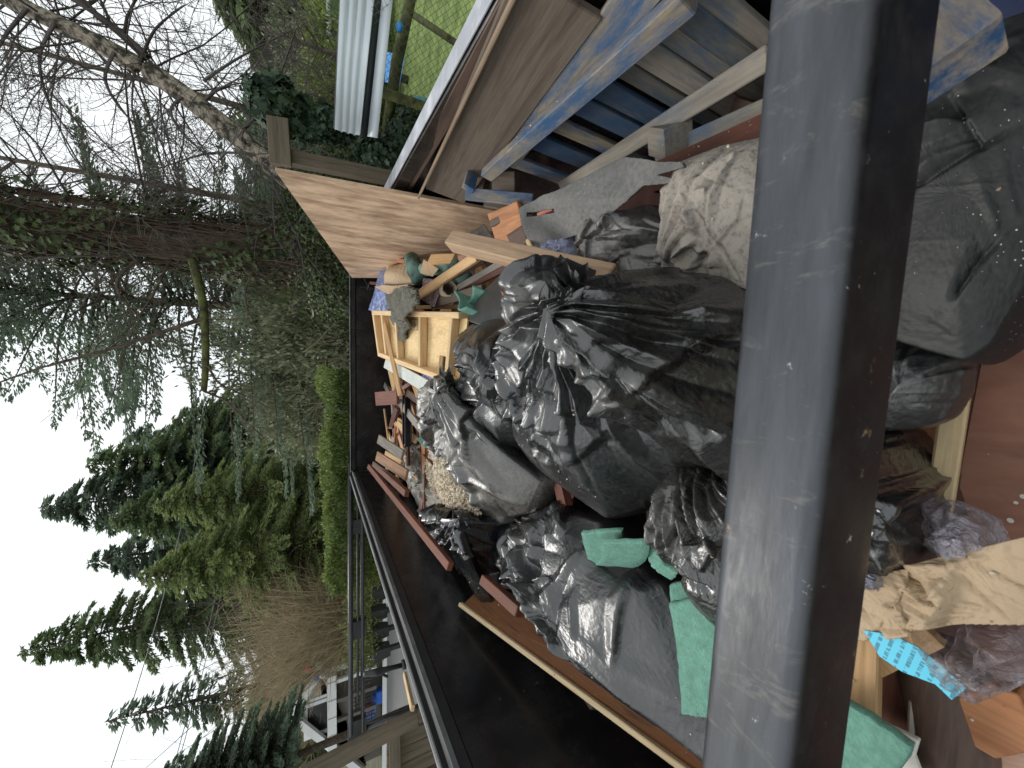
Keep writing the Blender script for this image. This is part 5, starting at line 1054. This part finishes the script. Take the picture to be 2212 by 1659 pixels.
# ------------------------------------------------------------------ leaning birch
bp = [W(760, 500, y=4.9), W(592, 360, y=5.), W(470, 260, y=5.1), W(345, 165, y=5.2), W(190, 82, y=5.3), (W(20, 0, y=5.4)), W(-150, -80, y=5.5)]
bl, br_ = main_limb(None, bp, .12, .052, 6); bb = bl[0].copy(); bb[2] = 0
bt = empty('leaning_tree', tuple(bb), 'leaning bare tree with mottled bark and fine twigs over the right side', 'tree')
MB().tube([bb]+list(bl), [.14]+list(br_), 14).build('trunk', M_birch, bt, True)
segs = []
def limb2(pts, r0, r1, kids=5, ln=(.5, 1.2), dep=1, step=2):
    l_, r_ = main_limb(None, pts, r0, r1, 6)
    for i in range(len(l_)-1): segs.append((l_[i], l_[i+1], r_[i], r_[i+1]))
    for i in range(2, len(l_), step): branch(segs, l_[i], nrm((l_[i]-l_[i-1])/np.linalg.norm(l_[i]-l_[i-1])*1.2+rng.normal(size=3)*.7), rng.uniform(*ln), r_[i]*.4, dep, .05, .3, kids, .55, minr=.0022)
for pts, r0, r1 in (([(320, 125, 5.2), (240, 50, 5.2), (130, -20, 5.2)], .05, .03), ([(430, 230, 5.1), (470, 190, 5.), (520, 180, 4.9)], .022, .008), ([(440, 175, 5.2), (520, 120, 5.), (640, 60, 5.)], .018, .005), ([(400, 205, 5.1), (360, 240, 5.), (400, 300, 4.9), (470, 350, 4.8)], .02, .006), ([(250, 110, 5.2), (220, 170, 5.1), (260, 240, 5.), (330, 300, 5.)], .02, .006), ([(300, 140, 5.2), (330, 60, 5.1), (400, 10, 5.)], .02, .006), ([(590, 340, 5.), (520, 330, 4.9), (440, 330, 4.9), (300, 380, 4.8)], .02, .006), ([(120, 50, 5.3), (80, 120, 5.2), (100, 220, 5.1), (160, 300, 5)], .02, .006), ([(510, 290, 5.1), (560, 250, 5.0), (600, 180, 4.9), (640, 60, 4.9)], .024, .007), ([(60, 20, 5.3), (0, 90, 5.2), (-40, 200, 5.1)], .02, .008)):
    limb2([W(a_, b_, y=c_) for a_, b_, c_ in pts], r0, r1, 6, (.5, 1.3), 2)
for i in range(48):
    t = int(rng.uniform(4, len(bl)-1)); d = nrm(rng.normal(size=3)*[1, .6, 1]+np.array([.1, 0, .15])); branch(segs, bl[t], d, rng.uniform(.9, 2.4), .011, 2, .06, .28, 5.5, .5, minr=.0024)
Vs, Fs = tubes_np(segs); mesh_obj('branches', Vs, Fs, M_twig, bt)
# bare twiggy crown reaching in at the top
for (px, py, y, lab, nn_) in ((-60, 330, 9, 'bare tree top far above the plywood', 55), (-40, 80, 10, 'bare tree top in the upper right of the sky', 50), (560, 60, 10, 'bare shrub in front of the dark conifer on the right', 40)):
    a = at(px, py, y); segs = []; base = np.array([a[0], a[1], 0.]); hh_ = max(a[2], 3)
    for i in range(nn_): an_ = rng.uniform(0, 2*pi); branch(segs, base+np.array([0, 0, hh_*rng.uniform(.25, .95)]), nrm([cos(an_), sin(an_)*.6, .45]), rng.uniform(1.2, 2.6)*min(1, hh_/6), .015, 2, .05, .25, 5, .5, minr=.0026)
    Vs, Fs = tubes_np(segs); r = empty('bare_tree', tuple(base), lab, 'tree'); mesh_obj('twigs', Vs, Fs, M_twig, r); MB().tube([base, base+np.array([0, 0, hh_])], [.09, .03], 8).build('trunk', M_bark, r, True)
# ------------------------------------------------------------------ wooden post with ivy, right
WF = mat_wood('fence_wood', (.1, .078, .055), (.18, .145, .105), (.14, .11, .08), .3, (.05, .06, .03), .9)
po = empty('post_frame', (1.9, 3.2, 0), 'weathered wooden post with short crosspiece, ivy hanging on one end', 'post')
a = W(618, 340, y=3.3); b = W(855, 376, y=3.3); bm = a+(b-a)/np.linalg.norm(b-a)*0; 
board('upright', np.array([a[0], a[1], a[2]+.02]), np.array([b[0], b[1], .0]), .09, .09, WF, parent=po, face=(0, -1, .2))
board('crosspiece', W(607, 357, y=3.24), W(600, 255, y=3.24), .13, .05, WF, parent=po, face=(0, -1, .1))
def ivy_clump(c, s, n, label, size=.05, mat=G7, seedv=0):
    c = np.array(c, float); u = rng.normal(size=(n, 3)); u /= np.linalg.norm(u, axis=1, keepdims=True); nz_ = np.array([mn.noise(Vector(q*2)+Vector((seedv, 0, 0))) for q in u]); P_ = c+u*np.array(s)*(.75+.35*rng.random((n, 1))+nz_[:, None]*.4)
    V, Fc = ivy_leaves(P_, u+rng.normal(size=(n, 3))*.5, size); o = mesh_obj('ivy_clump', V, Fc, mat, None, False, attr=rng.random(n)); return tag(o, label, 'ivy')
ivy_clump(W(600, 225, y=3.35), (.16, .16, .19), 900, 'leafy ivy clump on the end of the crosspiece', .055)
ivy_clump(W(690, 268, y=4.3), (.16, .2, .3), 1500, 'dark ivy hanging below the crosspiece beside the white roof edge', .05, G7, 3)
ivy_clump(W(840, 345, y=4.0), (.18, .25, .3), 1800, 'dark ivy mass between post and white roof edge', .045, G7, 5)
ivy_clump(W(880, 300, y=4.0), (.25, .3, .2), 1500, 'dark ivy at the foot of the pole fence beside the rail', .045, G7, 8)
ivy_clump(W(730, 440, y=4.9), (.6, .3, .5), 5200, 'green ivy bank behind the post and plywood', .032, G6, 9)
ivy_clump(W(750, 600, y=5.3), (.6, .3, .5), 5200, 'ivy spreading at the foot of the wrapped trunk', .032, G6, 12)
# white corrugated roof edge (side of a covered lean-to)
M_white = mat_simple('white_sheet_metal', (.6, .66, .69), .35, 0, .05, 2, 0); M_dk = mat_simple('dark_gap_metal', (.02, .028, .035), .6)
ro = empty('metal_canopy', (2.6, 2.6, 0), 'white ribbed sheet metal awning with dark gap and white lower trim, right side', 'awning')
u0, u1, l1, l0 = W(*A4(1075, -60), x=2.6), W(*A4(1005, 1610), x=1.62), W(*A4(1330, 1690), x=1.62), W(*A4(1510, -60), x=2.6)
def prof_sheet(name, a_, b_, c_, d_, prof, mat, parent, th=.004):
    """strip from edge a-b (top) to edge d-c (bottom) with a rib profile"""
    n_ = nrm(np.cross(b_-a_, d_-a_)); n_ = n_ if np.dot(n_, EYE-a_) > 0 else -n_; V = []
    for e in (0, 1):
        for t, h in prof: V.append((a_*(1-t)+d_*t if e == 0 else b_*(1-t)+c_*t)+n_*h)
    o = mesh_obj(name, V, grid_faces(2, len(prof)), mat, parent); s = o.modifiers.new('t', 'SOLIDIFY'); s.thickness = th; return o
pr = [(0, 0)]
for c_ in (.22, .47, .72): pr += [(c_-.05, 0), (c_-.02, -.018), (c_+.03, -.018), (c_+.07, 0)]
pr += [(.93, 0), (1, .012)]
prof_sheet('ribbed_sheet', u0, u1, l1, l0, pr, M_white, ro)
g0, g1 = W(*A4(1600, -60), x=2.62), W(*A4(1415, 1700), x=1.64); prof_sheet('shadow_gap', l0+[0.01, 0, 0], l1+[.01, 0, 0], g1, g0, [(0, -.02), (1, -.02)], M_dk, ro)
t0, t1 = W(*A4(1735, -60), x=2.6), W(*A4(1540, 1720), x=1.62); prof_sheet('lower_trim', g0, g1, t1, t0, [(0, 0), (.5, .006), (1, 0)], M_white, ro)
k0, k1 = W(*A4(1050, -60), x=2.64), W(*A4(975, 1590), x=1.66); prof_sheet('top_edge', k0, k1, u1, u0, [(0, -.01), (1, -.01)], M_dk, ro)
for x_, y_ in ((2.9, 3.0), (3.3, .3)): MB().box((x_, y_-.04, 0), (x_+.08, y_+.04, Z0-.25)).build('leg', M_dk, ro)
# pole fence with wire netting
pf = empty('wire_fence', (3, 3.5, 0), 'mossy pole fence with diamond wire netting in front of the lawn', 'fence')
MB().tube([W(*A4(1960, -60), x=3.0), W(*A4(1780, 760), x=2.45), W(*A4(1640, 1700), x=2.02)], [.045, .05, .045], 10).build('top_pole', M_moss, pf, True)
a, b = W(890, 30, y=4.1), W(1010, 110, y=3.6); MB().tube([a, b], .03, 8).build('brace', M_moss, pf, True)
f0 = W(*A4(1960, -400), x=3.3)*[1, 1, 0]; f1 = W(*A4(1640, 1700), x=2.05)*[1, 1, 0]
f0 = np.array([4.2, 2.0, 0]); f1 = np.array([2.1, 3.6, 0]); dvec = f1-f0; Lf = np.linalg.norm(dvec); dvec /= Lf; hz = 1.75; segs = []
s_ = 0.
while s_ < Lf+hz:
    for sg in (1, -1):
        x0_, x1_ = s_, s_-hz
        a0, a1 = max(0, x1_), min(Lf, x0_)
        if a1 > a0:
            za = (x0_-a0); zb = (x0_-a1); za, zb = (za, zb) if sg == 1 else (hz-za, hz-zb)
            segs.append((f0+dvec*a0+[0, 0, za], f0+dvec*a1+[0, 0, zb], .0016, .0016))
    s_ += .055
Vs, Fs = tubes_np(segs); mesh_obj('netting', Vs, Fs, mat_simple('galvanised', (.16, .17, .15), .5, .6, .2, 5, 0), pf)
MB().tube([f1, f1+np.array([0, 0, 1.8])], .04, 10).build('post', M_moss, pf, True); MB().tube([f0, f0+np.array([0, 0, 1.9])], .04, 10).build('post', M_moss, pf, True)
# toys and things beyond the fence
M_blue = mat_simple('blue_plastic', (.03, .25, .62), .4, 0, .3, 6, 0); M_teal = mat_simple('teal_plastic', (.03, .22, .27), .5)
sheet('blue_tarpaulin', [W(*A4(1650, 650), y=6.5), W(*A4(1860, 700), y=6.0), W(*A4(1800, 1050), y=6.0), W(*A4(1620, 1010), y=6.4)], M_blue, 'crumpled bright blue tarpaulin beyond the fence below the awning', 'tarpaulin', nr=40, nc=40, ex=1.1, rise=.15, amp=.05, freq=4)
tag(MB().tube([W(*A4(1815, 290), y=3.3), W(*A4(1810, 340), y=3.3), W(*A4(1805, 390), y=3.3)], [.02, .03, .018], 12).build('blue_bottle', M_blue, None, True), 'small blue and white bottle perched on the fence pole', 'bottle')
pa = empty('toy_shovel', W(*A4(1950, 1240), y=6.), 'teal toy spade lying beyond the fence', 'toy'); board('handle', W(*A4(1760, 1200), y=6.2), W(*A4(2000, 1260), y=5.9), .05, .04, M_teal, parent=pa); board('blade', W(*A4(2000, 1260), y=5.9), W(*A4(2150, 1290), y=5.8), .13, .03, M_teal, parent=pa)
# car
cr = empty('parked_car', at(700, 105, 16)*[1, 1, 0], 'silver parked car half hidden behind the awning at the right edge', 'car')
M_car = mat_simple('car_paint', (.5, .54, .56), .25); M_glass = mat_simple('car_glass', (.1, .16, .15), .05, 0, .1)
ca = at(712, 60, 13); cx_ = ca[0]; zt = W(703, 120, y=13)[2]
prof = [(-2.2, .35), (-2.25, .85), (-1.5, .98), (-.8, zt-.02), (.1, zt), (1.2, zt-.1), (2.0, 1.05), (2.2, .9), (2.2, .35)]
V = [(cx_+x, y, z) for y in (12.2, 13.8) for x, z in prof]; k_ = len(prof); bevel(mesh_obj('body', V, [tuple(range(k_)), tuple(range(2*k_-1, k_-1, -1))]+[(i, k_+i, k_+(i+1) % k_, (i+1) % k_) for i in range(k_)], M_car, cr), .06, 3)
V = [(cx_+x, 12.17, z) for x, z in ((-1.1, 1.05), (-.7, zt-.12), (.1, zt-.08), (1.1, zt-.18), (1.5, 1.05))]; mesh_obj('window', V, [(0, 1, 2, 3, 4)], M_glass, cr)
for sx_ in (-1.35, 1.35):
    for sy_ in (12.25, 13.75): MB().tube([(cx_+sx_, sy_-.1, .33), (cx_+sx_, sy_+.1, .33)], .33, 20).build('wheel', mat_simple('tyre_rubber', (.02, .02, .02), .8), cr)
# ------------------------------------------------------------------ pipe rack beyond the front left
M_pipe = mat_rail('black_pipe', (.01, .01, .011), (.06, .065, .07), (.1, .08, .06), .5, .3, .1, .1)
pg = empty('pipe_gate', (-4, 6.4, 0), 'black pipe gate with three horizontal bars beyond the left front corner', 'gate')
for (px0, px1, r_) in ((757.5, 757.5, .042), (772.5, 773, .02), (783, 783.5, .033)):
    MB().tube([W(px0, 1000, y=6.4), W(px1, 1588 if r_ > .04 else (1515 if r_ < .03 else 1580), y=6.4)], r_, 12).build('bar', M_pipe, pg, True)
for py_ in (1135, 1357, 1573):
    a_ = W(752, py_-9, y=6.38); b_ = W(790, py_+9, y=6.48); lo = np.minimum(a_, b_); hi = np.maximum(a_, b_); MB().box(lo, hi).build('bracket', M_pipe, pg)
for py_ in (1040, 1585):
    a_ = W(757, py_, y=6.45); MB().tube([a_, (a_[0], a_[1], 0)], .045, 12).build('post', M_pipe, pg, True)
# planters
M_pot = mat_simple('black_pot', (.03, .032, .03), .6)
pots = [(822, 1280), (820, 1322), (823, 1362), (826, 1405)]
for i, (px, py) in enumerate(pots):
    a_ = W(px, py, y=10.2-.25*i); r_ = empty('planter', (a_[0], a_[1], 0), ('black planter nearest the hedge end, leafy plant', 'second black planter from the hedge, bushy plant', 'third black planter from the hedge, green plant', 'black planter nearest the house, leafy green plant')[i], 'planter', 'black planters along the driveway')
    s_ = .2; zt_ = max(.5, a_[2]+.22); MB().add([(a_[0]+sx*q, a_[1]+sy*q, z_) for z_, q in ((zt_-.4, .12), (zt_, .165)) for sx, sy in ((-1, -1), (1, -1), (1, 1), (-1, 1))], [(0, 1, 5, 4), (1, 2, 6, 5), (2, 3, 7, 6), (3, 0, 4, 7), (4, 5, 6, 7), (3, 2, 1, 0)]).build('pot', M_pot, r_)
    if zt_-.4 > .02: MB().box((a_[0]-.05, a_[1]-.05, 0), (a_[0]+.05, a_[1]+.05, zt_-.401)).build('stand', M_pot, r_)
    n = 700; P_ = rng.normal(size=(n, 3))*[.15, .15, .2]+[a_[0], a_[1], zt_+.22]; V, Fc = leaf_quads(P_, rng.normal(size=(n, 3))+[0, 0, 1], .1, .03); mesh_obj('foliage', V, Fc, G8, r_, False, attr=rng.random(n))
# ------------------------------------------------------------------ house
YH = 13.
H3 = lambda x, y, d=0: W(*A3(x, y), y=YH+d)
ho = empty('house', (-11, YH, 0), 'beige house with white trim, gable, balcony beam and dark porch at the left edge', 'house')
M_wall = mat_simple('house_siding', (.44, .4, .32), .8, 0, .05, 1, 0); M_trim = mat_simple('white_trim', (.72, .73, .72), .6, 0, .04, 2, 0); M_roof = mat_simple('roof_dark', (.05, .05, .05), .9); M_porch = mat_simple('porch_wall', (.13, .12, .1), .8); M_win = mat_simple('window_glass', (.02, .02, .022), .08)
zb = H3(600, 1200)[2]        # balcony beam level
xr = H3(600, 740)[0]; gp = H3(175, 1225); ge = H3(480, 765)
zl = 1.6
# front wall above beam
slab('wall', [np.array([xr+.15, YH, zb]), np.array([ge[0]-.1, YH, ge[2]-.05]), np.array([gp[0], YH, gp[2]]), np.array([gp[0]-3.2, YH, gp[2]-2.2]), np.array([gp[0]-3.2, YH, zb])], .15, M_wall, parent=ho, bev=0)
for x0_, x1_ in ((gp, ge), (gp, np.array([gp[0]-3.4, YH, gp[2]-2.3]))):
    MB().bar(x0_+[0, -.25, .05], x1_+[0, -.25, .05], .2, .16, (0, 1, 0)).build('rake_board', M_trim, ho); MB().bar(x0_+[0, 1.4, .16], x1_+[0, 1.4, .16], 3.2, .06, (0, 0, 1)).build('roof', M_roof, ho)
bz0, bz1 = H3(700, 1200)[2], H3(590, 1200)[2]
MB().box((gp[0]-3.6, YH-.5, bz0), (xr+.1, YH-.35, bz1)).build('balcony_beam', M_trim, ho); MB().box((gp[0]-3.6, YH-.35, bz0+.02), (xr+.05, YH, bz0+.06)).build('balcony_deck', M_trim, ho)
for i in range(9): x_ = xr-.1-.62*i; MB().box((x_-.015, YH-.515, bz0+.01), (x_+.015, YH-.5, bz1-.01)).build('beam_joint', M_wall, ho)
for zz in (1000, 1150): q = H3(450, zz); 
for yv in (1060, 1500): q0 = H3(580, yv); MB().box((q0[0]-.05, YH-.03, zb), (q0[0]+.05, YH, gp[2]-.45)).build('wall_batten', M_trim, ho)
# upper window
a_, b_ = H3(350, 1210), H3(590, 1470); xw0, xw1 = min(a_[0], b_[0]), max(a_[0], b_[0]); zw1, zw0 = a_[2], zb+.02
wf = MB(); wf.box((xw0-.12, YH-.06, zw1), (xw1+.12, YH-.002, zw1+.12)).box((xw0-.12, YH-.06, zw0), (xw0, YH-.002, zw1)).box((xw1, YH-.06, zw0), (xw1+.12, YH-.002, zw1)); wf.build('window_frame', M_trim, ho); MB().box((xw0, YH-.02, zw0), (xw1, YH-.004, zw1)).build('window_pane', M_win, ho)
# porch level
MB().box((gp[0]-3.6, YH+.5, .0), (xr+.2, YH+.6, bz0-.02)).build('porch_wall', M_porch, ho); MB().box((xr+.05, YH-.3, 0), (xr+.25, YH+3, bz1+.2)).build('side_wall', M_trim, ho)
a_, b_ = H3(750, 1190, .45), H3(850, 1320, .45); MB().box((b_[0], YH+.44, min(b_[2], a_[2])), (a_[0], YH+.49, max(a_[2], b_[2]))).build('porch_window', M_win, ho)
MB().box((H3(850, 1560)[0], YH+.42, .9), (H3(850, 1240)[0], YH+.49, bz0-.1)).build('porch_panel', M_wall, ho)
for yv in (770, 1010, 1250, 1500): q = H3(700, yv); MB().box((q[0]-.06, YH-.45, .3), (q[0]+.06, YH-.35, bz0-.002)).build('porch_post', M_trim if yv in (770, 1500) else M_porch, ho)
# deck kerb and railing
q0, q1 = W(*A3(1290, 300), y=12.2), W(*A3(1400, 1400), y=12.2)
ke = MB().box((-16, 12.35, 0), (-2.2, 12.5, .12)).build('deck_edge', M_trim); tag(ke, 'low white deck edge along the back of the driveway', 'kerb')
rl = empty('deck_railing', (-7, 12.6, 0), 'thin black wire railing in front of the house porch', 'railing')
x0_, x1_ = W(*A3(1100, 560), y=12.6)[0], W(*A3(1100, 1560), y=12.6)[0]
for z_ in (.45, .75, 1.05): MB().bar((x0_, 12.6, z_), (x1_, 12.6, z_), .03, .03).build('rail_bar', M_pipe, rl)
pk = MB(); x_ = x1_
while x_ < x0_: pk.bar((x_, 12.6, .35), (x_, 12.6, 1.05), .018, .018, (0, 1, 0)); x_ += .14
pk.build('pickets', M_pipe, rl)
# toys on the porch
M_pink = mat_simple('pink_plastic', (.65, .1, .35), .5); M_blue2 = mat_simple('blue_playset', (.03, .15, .6), .45)
def blocky(name, c, s, mat, label, cat, n_=4):
    m_ = MB(); c = np.array(c)
    for i in range(n_): o_ = rng.uniform(-.5, .5, 3)*s*.5; m_.box(c+o_-np.array(s)*.33, c+o_+np.array(s)*.33)
    return tag(bevel(m_.build(name, mat), .03), label, cat)
blocky('toy_slide', W(*A3(1260, 1070), y=12.9), (.55, .3, .6), M_blue2, 'bright blue plastic playset on the porch', 'toy'); blocky('toy_house', W(*A3(1100, 1220), y=12.9), (.35, .3, .4), M_pink, 'pink plastic toy on the porch', 'toy'); blocky('toy_box', W(*A3(1150, 1260), y=13.0), (.4, .3, .4), mat_simple('blue_grey', (.12, .2, .45), .5), 'blue grey toy box beside the pink toy', 'toy')
# string lights
for (x_, y_, c_, nm) in ((360, 745, (.6, .03, .04), 'red'), (495, 660, (.03, .3, .1), 'green'), (462, 845, (.03, .12, .55), 'blue'), (535, 818, (.8, .8, .8), 'white'), (490, 705, (.75, .75, .7), 'cream')):
    q = W(*A3(x_, y_), y=12.6); tag(MB().tube([q-[0, 0, .1], q-[0, 0, .05], q+[0, 0, .05], q+[0, 0, .1]], [.02, .09, .09, .02], 12).build('light_bulb', mat_simple('bulb_'+nm, c_, .3), None, True), nm+' decorative bulb hanging by the house gable', 'bulb', 'coloured bulbs by the gable')
# overhead wires
for i, (a_, b_) in enumerate((((462, 1372, 19), (548, 880, 24)), ((452, 1372, 19), (533, 880, 24)), ((300, 1490, 17), (440, 930, 24)))):
    p, q = W(a_[0], a_[1], y=a_[2]), W(b_[0], b_[1], y=b_[2]); d_ = q-p; p = p-d_*.7; q = q+d_*.6; m_ = MB(); m_.tube([p+(q-p)*t-np.array([0, 0, 1])*.9*4*t*(1-t)+np.array([0, 0, .9*.93]) for t in np.linspace(0, 1, 24)], .016, 5)
    tag(m_.build('power_line', mat_simple('cable%d' % i, (.25, .25, .25), .6, 0, .1, 3, 0), None, True), ('upper of the two close cables crossing the conifers', 'lower of the two close cables crossing the conifers', 'single cable running up to the left across the sky')[i], 'cable')
# near wooden fence on the left
nf = empty('wooden_fence', (-2.2, 1.3, 0), 'weathered plank fence with thick top rail beside the left rail of the trailer', 'fence')
a_, b_ = W(730, 1640, y=1.75), W(905, 1537, y=2.05)
fa, fb = W(640, 1700, x=-2.9), W(893, 1560, x=-2.0)
board('top_rail', W(648, 1680, y=1.9), W(902, 1548, y=1.9), .07, .05, WF, parent=nf, face=(.2, -1, .2))
board('rail', W(852, 1562, y=1.95), W(856, 1740, y=1.95), .06, .04, WF, parent=nf, face=(.2, -1, .2))
for i in range(6):
    u_ = W(800, 1590+i*36, y=2.02); v_ = u_.copy(); v_[2] = .3; u_[2] = Z0-.36; board('plank', u_, v_, .078, .018, WF, parent=nf, face=(.2, -1, .2))
q = W(868, 1700, y=1.98); MB().box((q[0]-.1, q[1]-.03, 0), (q[0]-.03, q[1]+.04, q[2])).build('post', WF, nf)
# prop standing by the rail
kp = empty('black_prop', (-1.5, 2.0, 0), 'black crooked prop with round foot standing on the left rail', 'prop')
MB().tube([W(872, 1436, y=1.92), W(845, 1443, y=1.92), W(815, 1452, y=1.92), W(786, 1456, y=1.92)], [.012, .012, .018, .012], 12).build('tube', M_pipe, kp, True); MB().tube([W(876, 1434, y=1.92), W(868, 1437, y=1.92)], .024, 16).build('foot', M_pipe, kp, True)
board('clip', W(815, 1452, y=1.92), W(838, 1462, y=1.92), .012, .012, M_pipe, parent=kp)
pb('lumber_strip', A3(1560, 800)+(2.3,), A3(1660, 1230)+(1.75,), 10, .02, WL, 'pale lumber strip lying along the outside of the left rail', 'lumber')
